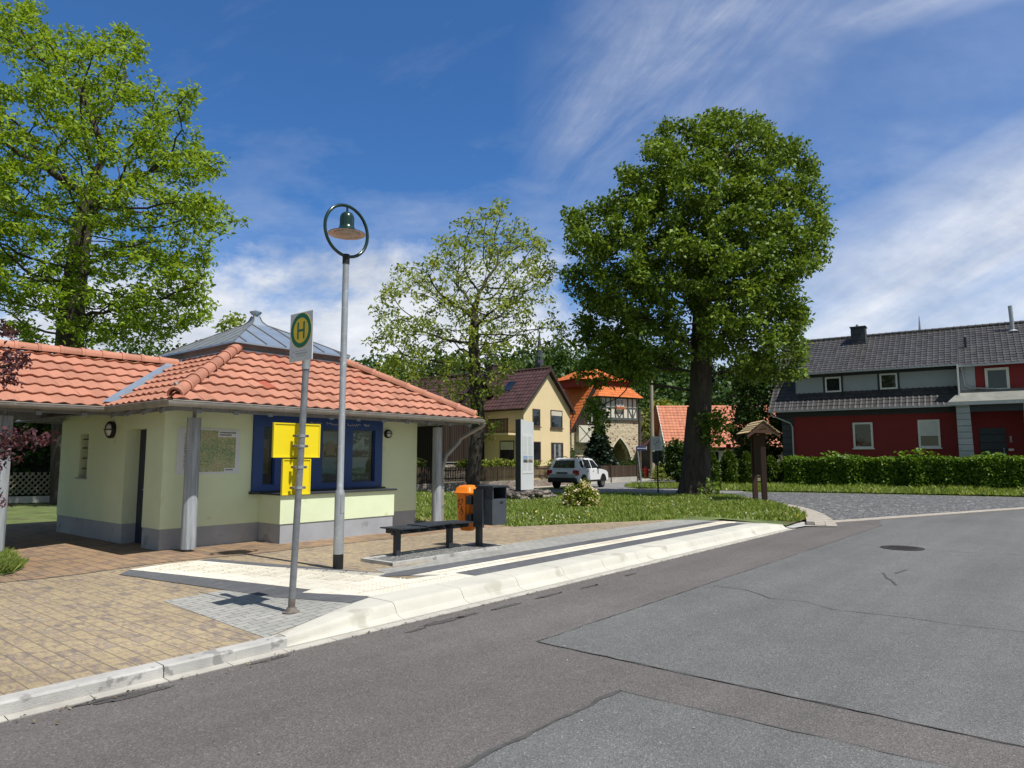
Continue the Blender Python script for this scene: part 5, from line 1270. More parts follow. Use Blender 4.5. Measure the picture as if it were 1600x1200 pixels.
for (a, b, c) in (((xm_-.8, ym-.8, 9.45), (xm_+.8, ym-.8, 9.45), (xm_, ym, 10.1)), ((xm_+.8, ym-.8, 9.45), (xm_+.8, ym+.8, 9.45), (xm_, ym, 10.1)), ((xm_+.8, ym+.8, 9.45), (xm_-.8, ym+.8, 9.45), (xm_, ym, 10.1)), ((xm_-.8, ym+.8, 9.45), (xm_-.8, ym-.8, 9.45), (xm_, ym, 10.1))): q.face([a, b, c])
q.build('cap_roof', M['tileorange'], gt)
# hall attached on the left
q = MB(TFm); hx, hz0 = -4.2, 2.2
q.prism([(hx+.3, 0), (-.01, 0), (-.01, 8.3), (-.35, 8.3), (hx+.3, 2.7)], .6, 9); ha = q.build('hall_wall', M['rubble'], gt)
q = MB(TFm); q.prism([(-3.1, 4.0), (-.02, 4.0), (-.02, 8.3), (-.4, 8.25)], .54, .6); q.build('gable_boarding', M['barnwoodx'], ha)
q = MB(TFm); kq = (8.5-hz0)/(-.3-hx); tile_plane(q, (hx, 9.3, hz0), (0, -1, 0), (1, 0, kq), 9.0, math.hypot(-.3-hx, 8.5-hz0), .27, .33, .03, .03); q.build('hall_roof', M['tileorange'], ha)
q = MB(TFm); q.loft([[(hx, y, hz0-.1), (hx+.12, y, hz0-.14), (-.3, y, 8.3), (-.4, y, 8.45)] for y in (.3, .36)]); q.build('verge_board', M['fascia'], ha)
q = MB(TFm); q.box(-2.2, -.55, .1, .6, 3.05, 4.55); bay = q.build('bay', M['cream'], ha)
q = MB(TFm)
for a, b in (((-2.15, 3.1), (-.6, 4.5)), ((-2.15, 4.5), (-.6, 3.1))): bar(a, b, .08, .06, .099)
q.box(-2.25, -.5, .06, .6, 2.97, 3.05); q.build('bay_cross', M['timber'], bay)
window(TFm, gt, -.95, -.45, 4.75, 5.75, .54, .07, 'white', False, mull=2)
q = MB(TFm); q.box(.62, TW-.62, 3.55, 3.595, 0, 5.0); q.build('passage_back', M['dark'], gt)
# weathered shed behind the tower
shf = frame(AT(990, 700, 72).x, 72, 0, R(12))
gable_house(shf, 'weathered_shed', 'grey weathered shed gable right of the gate tower', 5.0, 6, 4.2, 6.3, M['bark_l'], M['bark_l'])
# half-timbered farmhouse with salmon roof
hf = AT(1049, 740, 56); HFm = frame(hf.x, hf.y, 0, R(-3))
fh = empty('farmhouse', HFm, 'half-timbered farmhouse with broad salmon tiled roof behind the linden', 'building')
FL, FD, fe, fr_ = 15.0, 7.0, 2.85, 6.15
q = MB(HFm); q.loft([[(x, 0, 0), (x, FD, 0), (x, FD, fe), (x, FD/2, fr_-.15), (x, 0, fe)] for x in (0, FL)]); q.build('wall', M['plaster'], fh)
q = MB(HFm); ks = (fr_-fe)/(FD/2); tile_plane(q, (-.5, -.35, fe-.35*ks), (1, 0, 0), (0, 1, ks), FL+1, (FD/2+.35)*math.hypot(1, ks), .3, .36, .03, .035); tile_plane(q, (FL+.5, FD+.35, fe-.35*ks), (-1, 0, 0), (0, -1, ks), FL+1, (FD/2+.35)*math.hypot(1, ks), .3, .36, .03, .03); q.build('roof', M['tilesalmon'], fh)
q = MB(HFm); q.loft([[(-.52, -.35, fe-.35*ks-.15), (-.52, -.35, fe-.35*ks+.03), (-.52, FD/2, fr_+.03), (-.52, FD/2, fr_-.15)], [(-.46, -.35, fe-.35*ks-.15), (-.46, -.35, fe-.35*ks+.03), (-.46, FD/2, fr_+.03), (-.46, FD/2, fr_-.15)]]); q.build('verge_board', M['white'], fh)
q = MB(HFm)
for i in range(17): x = .1+i*.92; q.box(x-.09, x+.09, -.03, .0, 0, fe-.3)
for z in (.2, 1.3, 2.35): q.box(0, FL, -.025, .0, z-.09, z+.09)
q.box(-.4, FL+.4, -.33, -.27, fe-.5, fe-.36); q.build('timber_frame', M['fascia'], fh)
for x in (1.2, 3.1, 5.9, 7.7, 9.6, 11.4): window(HFm, fh, x, x+.75, 1.35, 2.25, -.03, .06, 'white', False, mull=2)
of = AT(1021, 740, 60); OFm = frame(of.x, of.y, 0, R(5))
oh, _ = gable_house(OFm, 'outbuilding', 'small dark half-timbered outbuilding between the pole and the bushes', 3.2, 4, 2.6, 4.0, M['charcoal'], M['tilebrown'])
q = MB(OFm); q.box(1.0, 3.1, -.02, .0, .3, 1.0); q.box(1.5, 3.0, -.02, .0, 1.2, 2.0); q.build('plaster_panel', M['plaster'], oh)
window(OFm, oh, 1.2, 1.9, 1.15, 2.25, -.021, .07, 'white', False, mull=2)
# church steeple
sp2 = AT(843, 590, 115); SPm = frame(sp2.x, sp2.y, 0, R(20))
st = empty('church_steeple', SPm, 'slender dark slate church steeple above the brown roofs', 'steeple')
q = MB(SPm); q.box(-1.3, 1.3, -1.3, 1.3, 0, sp2.z-1.5); q.build('tower', M['plaster'], st)
q = MB(SPm); q.lathe([(1.65, sp2.z-1.6), (1.05, sp2.z+.2), (.5, sp2.z+4.2), (.06, sp2.z+8)], n=8); spire = q.build('spire', M['steeple'], st)
# ------------------------------------------------------------------ the red house
RF = frame(17.2, 44, 0, math.atan2(-.56, .83))
rh = empty('red_house', RF, 'dark red house with charcoal tiled roof, long grey dormer and porch', 'building')
RE = 19.5
q = MB(RF); q.prism([(0, 0), (8.5, 0), (8.5, 3.8), (4.5, 9.45), (0, 4.6)], 0, 9.6, 'yz'); q.prism([(.3, 0), (8.5, 0), (8.5, 3.8), (4.5, 9.4), (.3, 7.05)], 9.601, RE, 'yz'); q.build('wall', M['redwall'], rh)
q = MB(RF); q.box(-.02, .66, -.03, 0, 0, 4.6); q.build('slate_panel', M['slate'], rh)
q = MB(RF); q.box(-.3, 9.6, -.05, -.0, 4.22, 4.58); q.build('frieze', M['charcoal'], rh)
q = MB(RF); ka = 1.0
tile_plane(q, (-.7, -.5, 4.62), (1, 0, 0), (0, 1, ka), 1.35, 5.0*math.hypot(1, ka), .3, .33, .03, .035, flat=True, seg=8)
tile_plane(q, (.65, -.5, 4.62), (1, 0, 0), (0, 1, ka), 8.9, 1.15*math.hypot(1, ka), .3, .33, .03, .035, flat=True, seg=8)
kb2 = (9.66-7.0)/(4.5-.15)
tile_plane(q, (.55, .1, 6.97), (1, 0, 0), (0, 1, kb2), 9.05, 4.4*math.hypot(1, kb2), .3, .33, .03, .035, flat=True, seg=8)
tile_plane(q, (9.62, -.1, 6.85), (1, 0, 0), (0, 1, kb2), RE-9.6, 4.6*math.hypot(1, kb2), .3, .33, .03, .035, flat=True, seg=8)
rr_ = q.build('roof', M['tiledark'], rh)
q = MB(RF); ridge_caps(q, (-.7, 4.5, 9.68), (RE, 4.5, 9.68), .13, 54, 0); q.build('ridge_tiles', M['tiledark'], rr_)
q = MB(RF); q.box(-.72, 9.5, -.62, -.50, 4.52, 4.62); q.box(.55, 9.6, -.02, .1, 6.86, 6.96); q.box(9.62, RE, -.22, -.1, 6.74, 6.84); q.build('gutter', M['galv'], rr_)
q = MB(RF); q.box(.74, 9.5, .62, 3.0, 5.55, 6.95); dm = q.build('dormer', M['greywall'], rh)
q = MB(RF); q.box(.68, 9.55, .56, .619, 6.72, 6.92)
for x in (.72, 2.46, 3.50, 5.50, 6.56): q.box(x-.05, x+.05, .585, .619, 5.62, 6.72)
q.build('trim', M['charcoal'], dm)
window(RF, rh, 2.53, 3.44, 5.74, 6.68, .619, .09, 'white', False, proud=.06); window(RF, rh, 5.57, 6.5, 5.76, 6.70, .619, .09, 'white', False, proud=.06)
q = MB(RF); q.box(9.52, 9.60, -.45, .62, 4.6, 6.9); q.build('dormer_cheek', M['white'], dm)
window(RF, rh, 4.05, 5.12, 2.24, 3.78, 0, .11, 'white', True, proud=.06); window(RF, rh, 7.44, 8.52, 2.24, 3.84, 0, .11, 'white', True, .5, proud=.06)
q = MB(RF); q.box(9.62, 10.35, .27, .299, 4.9, 6.85); q.build('grey_panel', M['greywall'], rh)
window(RF, rh, 10.8, 11.9, 5.35, 6.62, .3, .13, 'plaster', False, proud=.07)
window(RF, rh, 14.2, 15.3, 5.35, 6.62, .3, .13, 'plaster', False, proud=.07)
# porch
q = MB(RF); q.loft([[(9.02, -1.35, 4.72), (17.0, -1.35, 4.72), (17.0, .28, 5.46), (9.62, .28, 5.46)], [(9.02, -1.35, 4.62), (17.0, -1.35, 4.62), (17.0, .28, 5.36), (9.62, .28, 5.36)]]); pr_ = q.build('porch_roof', M['porchroof'], rh)
q = MB(RF); q.box(9.0, 17.0, -1.42, -1.36, 4.52, 4.70); q.build('gutter', M['galv'], pr_)
q = MB(RF); q.box(9.95, 16.5, -1.2, -.95, 4.15, 4.6); q.build('porch_beam', M['charcoal'], rh)
for x in (9.38, 12.35, 15.6):
    q = MB(RF); q.loft([[(x, -1.25, 0), (x+.72, -1.25, 0), (x+.72, -.7, 0), (x, -.7, 0)], [(x+.0, -1.25, 4.58), (x+.62, -1.25, 4.58), (x+.62, -.7, 4.58), (x+.0, -.7, 4.58)]]); q.build('pilaster', M['pilaster'], rh)
q = MB(RF); q.box(9.605, 17, .26, .298, 0, 4.6); q.build('porch_wall', M['redwall'], rh)
q = MB(RF); q.box(10.35, 11.55, .2, .255, .6, 3.3); do = q.build('door', M['slate'], rh)
q = MB(RF); q.tube([(11.42, .15, 1.5), (11.42, .15, 2.2)], .025, 6); q.build('handle', M['galv'], do)
q = MB(RF); q.tube([(11.75, .15, 2.5), (11.75, .15, 2.85)], .06, 8); q.build('wall_lamp', M['galv'], rh)
q = MB(RF); q.box(11.62, 11.86, .2, .258, 2.05, 2.17); q.build('letter_box', M['white'], rh)
q = MB(RF); q.tube([(-.55, -.56, 4.5), (-.5, -.5, 4.35), (.5, -.1, 3.85), (.62, -.1, 3.6), (.62, -.1, .1)], .05, 8); q.build('downpipe', M['galv'], rh)
q = MB(RF); q.tube([(9.75, -.05, 6.75), (9.75, .2, 6.5), (9.85, .2, 5.7), (10.1, .15, 5.55), (11.2, .0, 5.45)], .05, 8); q.build('downpipe', M['galv'], rh)
q = MB(RF); q.box(3.75, 4.6, 3.4, 4.2, 8.6, 10.15); q.box(3.7, 4.65, 3.35, 4.25, 10.15, 10.22); ch = q.build('chimney', M['slate'], rr_)
q = MB(RF); q.tube([(4.1, 3.8, 10.2), (4.1, 3.8, 10.4)], .08, 8); q.build('flue', M['galv'], ch)
q = MB(RF); q.tube([(12.35, 3.6, 9.0), (12.3, 3.6, 10.6)], .11, 12); q.lathe([(.3, 0), (.12, .12)], (12.36, 3.55, 9.05), 12, caps=False); q.build('flue_pipe', M['galv'], rr_)
q = MB(RF); q.tube([(10.0, 1.9, 7.9), (10.0, 1.85, 8.7)], .07, 10); q.build('vent_pipe', M['charcoal'], rr_)
q = MB(RF); q.lathe([(.09, 9.6), (.02, 10.7)], (7.6, 4.6, 0), 8); q.build('lightning_rod', M['galv'], rr_)
# lattice fence and dark boundary beyond the passage
lf = AT(30, 800, 26.0); LFm = frame(lf.x, lf.y, .1, KA+R(-28))
lo = empty('lattice_fence', LFm, 'weathered diagonal lattice fence on a concrete strip beyond the kiosk', 'fence')
q = MB(LFm); q.box(-6, 8, -.08, .08, -.1, .14); q.build('base', M['gutterstrip'], lo)
q = MB(LFm)
for s, y in ((1, -.02), (-1, .02)):
    x = -6.4
    while x < 8:
        a, b = Vector((x, 0, .2)), Vector((x+s*.72, 0, 1.02)); t = (b-a).normalized(); w_ = Vector((-t.z, 0, t.x))*.022
        q.loft([[(p.x, y+o, p.z) for p in (a+w_, b+w_, b-w_, a-w_)] for o in (-.01, .01)]); x += .19
q.build('slats', M['lattice'], lo)
for i in range(6):
    x = -5.5+i*2.4; q = MB(LFm); q.box(x, x+.09, .035, .12, 0, 1.06); q.build('post', M['lattice'], lo)
# ------------------------------------------------------------------ trees and plants
def tips(N, kids, w, maxw):
    return [i for i in range(len(N)) if w[i] <= maxw]
def cluster(C, n, rad, flat=.8):
    C = np.repeat(C, n, axis=0); o = rng.normal(0, 1, C.shape); o /= np.linalg.norm(o, axis=1)[:, None]
    o *= (rng.uniform(0, 1, len(C))**.45)[:, None]*rad; o[:, 2] *= flat
    return C+o
def hero_tree(name, base, label, cat, trunk, lobes, d, npts, Rpx, cpx, r0, tip, step, di, dk, leaf, bark, lw, per, rad, size, depth=.85, shell=0.0, extra=None, up=.6, droop=.2, upb=.1, flat=.8, asp=.62):
    F = Matrix.Translation(base); t = empty(name, F, label, cat)
    pts = lobes_points(lobes, d, npts, Rpx, cpx, depth, shell)
    N, par = grow(trunk, pts, step, di, dk, 160, upb)
    V, Fc, w, kids = tree_mesh(N, par, r0, tip, len(trunk))
    V2 = V
    arr_mesh('trunk', V2, Fc, M[bark], t, smooth=True)
    ii = tips(N, kids, w, lw); ii = [i for i in ii if i >= len(trunk)]
    C = N[ii]
    if extra is not None: C = np.concatenate([C, extra])
    L = cluster(C, per, rad, flat)
    LV, LF = leaf_quads(L, size, up=up, droop=droop, asp=asp)
    arr_mesh('crown', LV, LF, M[leaf], t)
    print(name, 'nodes', len(N), 'tips', len(C), 'leaves', len(L))
    return t, N, w
def P3(*l): return [tuple(AT(*q)) for q in l]
def trunkline(pts, step):
    out = [Vector(pts[0])]
    for a, b in zip(pts, pts[1:]):
        a, b = Vector(a), Vector(b); n = max(1, int((b-a).length/step))
        out += [a+(b-a)*(k+1)/n for k in range(n)]
    return out
# the linden
LD = 29.5
lin_l = [(1150, 240, 72, 68), (1060, 243, 52, 52), (1120, 200, 30, 30), (1222, 270, 58, 62), (1258, 345, 46, 62), (1275, 380, 30, 40), (985, 330, 50, 48), (985, 280, 26, 22), (930, 375, 52, 40), (900, 350, 22, 24), (1090, 330, 105, 85), (1180, 380, 95, 90), (950, 440, 68, 58), (1060, 450, 110, 80), (1180, 480, 88, 75), (945, 520, 50, 45), (1000, 540, 75, 55), (1120, 535, 60, 35), (1215, 530, 50, 48), (1225, 570, 40, 32), (1190, 575, 35, 22), (955, 565, 55, 34), (928, 590, 20, 26), (933, 640, 10, 45), (1010, 575, 50, 30), (1050, 560, 30, 25), (1130, 290, 70, 60), (1110, 400, 90, 60), (1140, 440, 90, 60), (1040, 380, 70, 60)]
lb = AT(1085, 773, LD)
ltr = trunkline(P3((1087, 775, LD), (1091, 720, LD), (1094, 640, LD), (1096, 560, LD), (1097, 480, LD), (1105, 400, LD), (1112, 320, LD), (1118, 250, LD)), .6)
spr = np.array(P3((1105, 655, LD-.8), (1112, 665, LD-.8), (1118, 672, LD-.9), (1128, 660, LD-.9), (1108, 680, LD-.8), (1115, 690, LD-.8), (1122, 650, LD-.9), (1110, 764, LD-.9)))
hero_tree('linden_tree', (lb.x, lb.y, 0), 'large dense green linden with thick dark trunk on the grass island', 'tree', ltr, lin_l, LD, 2900, 225, (1090, 385), .47, .012, .46, 3.0, .66, 'leaf_linden', 'bark', 2.0, 88, .50, .185, .68, .0, spr, up=.5, droop=.35)
# root flare
q = MB(); q.lathe([(.86, -.05), (.72, .25), (.6, .8), (.54, 1.6), (.5, 2.6), (.45, 3.8)], (lb.x+.03, lb.y, .05), 20, caps=False)
for v in q.bm.verts: 
    a = math.atan2(v.co.y-lb.y, v.co.x-lb.x); k = 1+.07*math.sin(5*a+1)+.05*math.sin(11*a+v.co.z); v.co.x = lb.x+(v.co.x-lb.x)*k+.064*v.co.z; v.co.y = lb.y+(v.co.y-lb.y)*k
lt = bpy.data.objects['linden_tree']; q.build('root_flare', M['bark'], lt, smooth=True)
# the loose pale tree behind the bins
TD2 = 33.0
t2_l = [(770, 350, 50, 38), (820, 395, 48, 40), (720, 400, 55, 50), (650, 445, 55, 38), (600, 470, 35, 18), (750, 440, 100, 55), (835, 455, 40, 45), (700, 525, 100, 42), (625, 545, 40, 36), (655, 575, 60, 35), (640, 520, 60, 40), (690, 560, 70, 40), (780, 560, 40, 30), (745, 600, 50, 40), (760, 480, 70, 40), (850, 525, 50, 24), (800, 500, 50, 30), (720, 590, 40, 25), (755, 655, 28, 45), (590, 540, 20, 20)]
tb2 = AT(738, 766, TD2)
ttr = trunkline(P3((738, 768, TD2), (742, 715, TD2), (748, 660, TD2), (743, 600, TD2), (740, 540, TD2), (742, 480, TD2)), .6)
hero_tree('loose_tree', (tb2.x, tb2.y, 0), 'thin crowned pale green tree with visible branches behind the bins', 'tree', ttr, t2_l, TD2, 1350, 165, (735, 470), .33, .011, .40, 4.0, .6, 'leaf_pale', 'bark', 1.6, 19, .40, .21, .8, 0, None, up=.5, droop=.5, asp=.48)
# the big tree behind the kiosk
AD = 26.0
a_l = [(20, 50, 55, 55), (110, 105, 62, 62), (45, 20, 30, 25), (190, 95, 34, 55), (60, 190, 105, 85), (180, 210, 85, 75), (285, 175, 30, 34), (265, 265, 75, 58), (330, 275, 26, 38), (100, 320, 120, 80), (225, 350, 100, 65), (335, 345, 32, 40), (60, 440, 105, 60), (190, 440, 115, 55), (290, 420, 50, 45), (120, 510, 120, 40), (240, 505, 70, 34), (300, 490, 35, 28), (-70, 300, 100, 220), (-60, 80, 60, 70)]
ab = Vector((AT(110, 600, AD).x, AD, 0))
atr = trunkline([(ab.x+.1, AD, 0)]+P3((105, 600, AD), (112, 480, AD), (125, 380, AD), (140, 300, AD)), .6)
hero_tree('maple_tree', (ab.x, ab.y, 0), 'tall bright green tree towering behind the kiosk at the left', 'tree', atr, a_l, AD, 2300, 330, (110, 300), .5, .012, .40, 3.0, .55, 'leaf_ash', 'bark', 3.0, 30, .40, .20, .6, 0, None, up=.8, droop=.25, asp=.45, flat=.6)
# dead seed tufts seen between its leaves are left to the twigs; a smaller tree shows over the zinc cap
def simple_tree(name, label, px, pyb, pyt, d, wpx, leaf, n, per, rad, size, cat='tree', shape=None, bark='bark', group=None):
    b = AT(px, pyb, d); b.z = 0; top = AT(px, pyt, d).z; hw = wpx/2*d/FP
    t = empty(name, Matrix.Translation(b), label, cat, group)
    q = MB(); h = top*.7; q.tube([(b.x, b.y, 0), (b.x+.1, b.y, h*.5), (b.x, b.y, h)], [.045*top*.5+.06, .03*top*.5+.04, .03], 8)
    z0 = top*.16
    C = []
    while len(C) < n:
        z = rng.uniform(0, 1); r = (shape(z) if shape else math.sqrt(max(0, 1-(2*z-1)**2)))*hw
        a = rng.uniform(0, 2*math.pi); rr_ = r*math.sqrt(rng.uniform(.35, 1)); C.append((b.x+rr_*math.cos(a), b.y+rr_*math.sin(a), z0+(top-z0)*z))
    for c in C[::6]: q.tube([(b.x, b.y, c[2]*.6), c], [.05, .015], 5, False)
    q.build('trunk', M[bark], t, smooth=True)
    L = cluster(np.array(C), per, rad); LV, LF = leaf_quads(L, size, up=.5, droop=.3); arr_mesh('crown', LV, LF, M[leaf], t); return t
simple_tree('small_tree', 'small dull green tree peeping over the zinc cap of the kiosk', 362, 640, 492, 42, 70, 'leaf_pale', 70, 26, .6, .28)
simple_tree('dark_tree', 'dark round tree at the left corner of the red house', 1192, 700, 562, 47, 92, 'leaf_dark', 190, 34, .55, .26)
simple_tree('dark_tree', 'dark drooping tree low behind the wooden notice stand', 1176, 720, 630, 50, 62, 'leaf_dark', 90, 30, .5, .24)
simple_tree('street_tree', 'mid green tree between the gate tower and the farmhouse', 1040, 740, 630, 66, 78, 'leaf_bush', 130, 30, .65, .32)
simple_tree('street_tree', 'low dark green tree directly left of the linden trunk', 1058, 745, 692, 45, 38, 'leaf_dark', 70, 26, .45, .24)
simple_tree('street_tree', 'broad dark tree rising behind the utility pole', 985, 740, 590, 84, 80, 'leaf_dark', 140, 26, .9, .42)
simple_tree('garden_tree', 'leafy tree left of the brown barn roof', 615, 720, 560, 48, 90, 'leaf_pale', 110, 22, .6, .26)
fir_shape = lambda z: max(.04, (1-z)**.85)
simple_tree('spruce', 'dark blue green spruce in front of the stone tower', 936, 740, 668, 53, 62, 'leaf_fir', 190, 26, .32, .26, 'conifer', fir_shape)
simple_tree('spruce', 'taller slim spruce on the skyline right of the linden trunk', 1116, 740, 566, 120, 26, 'leaf_fir', 90, 20, .8, .5, 'conifer', fir_shape, group='skyline spruces')
simple_tree('spruce', 'shorter pointed spruce on the skyline left of the dark round tree', 1134, 740, 574, 126, 24, 'leaf_fir', 90, 20, .8, .5, 'conifer', fir_shape, group='skyline spruces')
# thujas
for px, pyt, pyb, wd, d, lab in ((1113, 709, 757, 21, 40.5, 'leftmost thuja beside the linden trunk'), (1140, 706, 757, 24, 41, 'tallest thuja behind the white notice board'), (1168, 709, 757, 22, 41, 'thuja half hidden by the wooden notice stand'), (1206, 716, 758, 24, 41.5, 'rounded thuja right of the wooden notice stand'), (1227, 722, 758, 19, 42, 'smallest thuja at the corner of the red house')):
    b = AT(px, pyb, d); b.z = .05; top = AT(px, pyt, d).z; hw = wd/2*d/FP
    t = empty('thuja', Matrix.Translation(b), lab, 'conifer', 'clipped thujas by the red house')
    q = MB(); q.tube([(b.x, b.y, 0), (b.x, b.y, top*.85)], [.09, .03], 6); q.build('trunk', M['bark'], t)
    z = rng.uniform(0, 1, 2600); prof_ = np.sqrt(np.clip(1-np.abs(z*1.15-.3)**2.6, .03, 1))*np.clip((1-z)*3.2, .15, 1)**.6
    a = rng.uniform(0, 2*math.pi, 2600); r = hw*prof_*rng.uniform(.72, 1.05, 2600)*(1+.08*np.sin(a*5+z*9))
    C = np.stack([b.x+r*np.cos(a), b.y+r*np.sin(a), .08+z*(top-.05)], 1)
    LV, LF = leaf_quads(C, .17, up=.3, droop=-1.2, asp=.5); arr_mesh('crown', LV, LF, M['leaf_thuja'], t)
# hedge in front of the red house
he = empty('hedge', RF @ Matrix.Translation((8, -3.4, .05)), 'long clipped green hedge in front of the red house', 'hedge')
hx0, hx1, hy0, hy1, hh = .95, 19, -4.1, -2.7, 1.62
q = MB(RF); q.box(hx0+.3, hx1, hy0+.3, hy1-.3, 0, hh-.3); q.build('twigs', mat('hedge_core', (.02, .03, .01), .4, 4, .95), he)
n_ = 30000; f = rng.uniform(0, 1, n_); x = rng.uniform(hx0, hx1, n_); fx = f < .56
bul = .10*np.sin(x*1.9)+.08*np.sin(x*4.3+1)
y = np.where(fx, hy0-bul*.8+rng.exponential(.10, n_), rng.uniform(hy0, hy1, n_)); z = np.where(fx, rng.uniform(.02, 1, n_)*hh, hh+bul*.5-rng.exponential(.09, n_)+rng.normal(0, .03, n_))
endm = rng.uniform(0, 1, n_) < .05; x = np.where(endm, hx0+rng.exponential(.1, n_), x); y = np.where(endm, rng.uniform(hy0, hy1, n_), y); z = np.where(endm, rng.uniform(0, hh, n_), z)
A3 = np.array(RF); C = np.stack([x, y, np.maximum(z, .03)+.04], 1) @ A3[:3, :3].T + A3[:3, 3]
LV, LF = leaf_quads(C, .15, up=.35, droop=.3)
sh_ = []
for xs, h_ in ((3.3, .35), (3.9, .3), (7.0, .42), (7.5, .5), (8.1, .4), (10.9, .3), (14, .4), (16, .3)):
    for k in range(26): sh_.append((xs+random.gauss(0, .22), hy0+.3+random.gauss(0, .2), hh+random.uniform(0, h_)))
C2 = np.array(sh_) @ A3[:3, :3].T + A3[:3, 3]; LV2 = leaf_quads(C2, .24, up=.6)[0]; LV = np.concatenate([LV, LV2]); arr_mesh('leaves', LV, np.arange(len(LV)).reshape(-1, 4), M['leaf_hedge'], he)
def bush(name, px, py, d, wd, h, leaf, n, size, label, flowers=0, flat=1.0):
    b = AT(px, py, d); b.z = .05; t = empty(name, Matrix.Translation(b), label, 'bush')
    q = MB()
    for k in range(9):
        a = 2*math.pi*k/9; q.tube([(b.x, b.y, 0), (b.x+math.cos(a)*wd*.2, b.y+math.sin(a)*wd*.2, h*.45), (b.x+math.cos(a)*wd*.36, b.y+math.sin(a)*wd*.36, h*.75)], [.025, .018, .008], 5)
    q.build('stems', M['bark'], t)
    o = rng.normal(0, 1, (n, 3)); o /= np.linalg.norm(o, axis=1)[:, None]; o[:, 2] = np.abs(o[:, 2]); r = rng.uniform(.5, 1, n)**.5*(1+.12*np.sin(o[:, 0]*7)+.1*np.sin(o[:, 1]*9+2))
    C = np.array(b)+o*r[:, None]*np.array((wd/2, wd/2, h))
    LV, LF = leaf_quads(C, size, up=.5); arr_mesh('foliage', LV, LF, M[leaf], t)
    if flowers:
        o2 = o[:flowers]*1.03; C = np.array(b)+o2*np.array((wd/2, wd/2, h)); C = np.repeat(C, 9, axis=0)+rng.normal(0, .03, (flowers*9, 3))
        LV, LF = leaf_quads(C, .07, up=.8, asp=.8); arr_mesh('blossom', LV, LF, M['blossom'], t)
    return t
bush('flowering_bush', 909, 793, 22.6, 1.2, .82, 'leaf_bush', 2600, .085, 'small rhododendron bush with cream flowers on the grass', 58)
bush('garden_bush', 1055, 748, 52, 3.6, 1.3, 'leaf_bush', 1400, .2, 'low reddish green bush behind the white sign post', 0)
bush('garden_bush', 985, 742, 56, 2.0, 1.5, 'leaf_dark', 700, .2, 'dark bush at the foot of the stone arch', 0)
bush('garden_bush', 893, 738, 50, 1.6, 2.2, 'leaf_dark', 700, .2, 'green bush at the corner of the yellow house', 0)
bush('garden_bush', 862, 735, 46, 1.0, 1.5, 'leaf_bush', 500, .16, 'small bush above the fence behind the white car', 0)
# ivy strip along the barn foot
iv = K @ Matrix.Translation((27, 25.6, 0)); ivo = empty('hedge', iv, 'bright green climber strip above the picket fence before the barn', 'climber')
n_ = 2600; u = np.concatenate([rng.uniform(29.0, 33.4, int(n_*.55)), rng.uniform(26.6, 28.6, int(n_*.3)), rng.uniform(22.8, 24, n_-int(n_*.55)-int(n_*.3))]); C = np.stack([u, rng.uniform(25.35, 25.9, n_), 1.15+rng.uniform(0, .38, n_)+.08*np.sin(u*3)], 1)
A3 = np.array(K); C = C @ A3[:3, :3].T + A3[:3, 3]; LV, LF = leaf_quads(C, .17, up=.5); arr_mesh('leaves', LV, LF, M['leaf_bush'], ivo)
q = MB(K); q.tube([(22.8, 25.6, 1.1), (28, 25.62, 1.15), (33.4, 25.6, 1.1)], .02, 5); q.build('stems', M['bark'], ivo)
# purple plum at the left edge
PD = 8.6
pb_ = Vector((-8.1, 9.3, .1))
p_l = [(-10, 505, 40, 26), (20, 545, 26, 26), (10, 580, 34, 22), (35, 570, 18, 14), (-20, 560, 60, 60), (15, 690, 44, 22), (60, 690, 30, 12), (10, 720, 26, 20), (-10, 775, 24, 18), (-30, 700, 50, 60), (-90, 600, 70, 160)]
ptr = trunkline([tuple(pb_), (-8.05, 9.25, 1.0), (-7.9, 9.15, 1.7), (-7.8, 9.1, 2.5), (-7.7, 9.05, 3.2)], .2)
hero_tree('plum_tree', tuple(pb_), 'purple leaved plum reaching in from the left edge', 'tree', ptr, p_l, 9.0, 460, 150, (-30, 630), .07, .003, .13, 1.6, .18, 'leaf_plum', 'bark', 2.0, 15, .12, .068, .55, 0, None, up=.3, droop=.5, asp=.5)
# dark hedge behind the lattice fence
bh_ = LFm @ Matrix.Translation((0, 1.2, 0)); bho = empty('boundary_hedge', bh_, 'dark tall hedge behind the lattice fence', 'hedge')
n_ = 9000; C = np.stack([rng.uniform(-9, 10, n_), rng.uniform(-.4, .9, n_), rng.uniform(0, 1, n_)**.8*4.6], 1); A3 = np.array(bh_); C = C @ A3[:3, :3].T + A3[:3, 3]
LV, LF = leaf_quads(C, .3, up=.3); arr_mesh('leaves', LV, LF, M['leaf_dark'], bho)
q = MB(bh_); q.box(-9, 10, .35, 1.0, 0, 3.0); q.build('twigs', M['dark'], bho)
# ------------------------------------------------------------------ wooded hill
def hill_z(x, y):
    t = np.clip((y-80)/62, 0, 1); s = t*t*(3-2*t)
    prof_ = 14.5+2.6*np.exp(-((x-12)/26)**2)-2.5*np.exp(-((x+26)/16)**2)+2.0*np.exp(-((x+55)/30)**2)-3.2*np.clip((x-28)/30, 0, 1)
    return s*np.maximum(prof_, 2)-.05
gx = np.linspace(-160, 180, 69); gy = np.linspace(84, 300, 45); X_, Y_ = np.meshgrid(gx, gy); Z_ = hill_z(X_, Y_)
V = np.stack([X_.ravel(), Y_.ravel(), Z_.ravel()], 1); nx_ = len(gx); Fh = [(j*nx_+i, j*nx_+i+1, (j+1)*nx_+i+1, (j+1)*nx_+i) for j in range(len(gy)-1) for i in range(nx_-1)]
tagit(arr_mesh('hill', V, Fh, M['soil'], smooth=True), kind='structure')
LVs = []; 
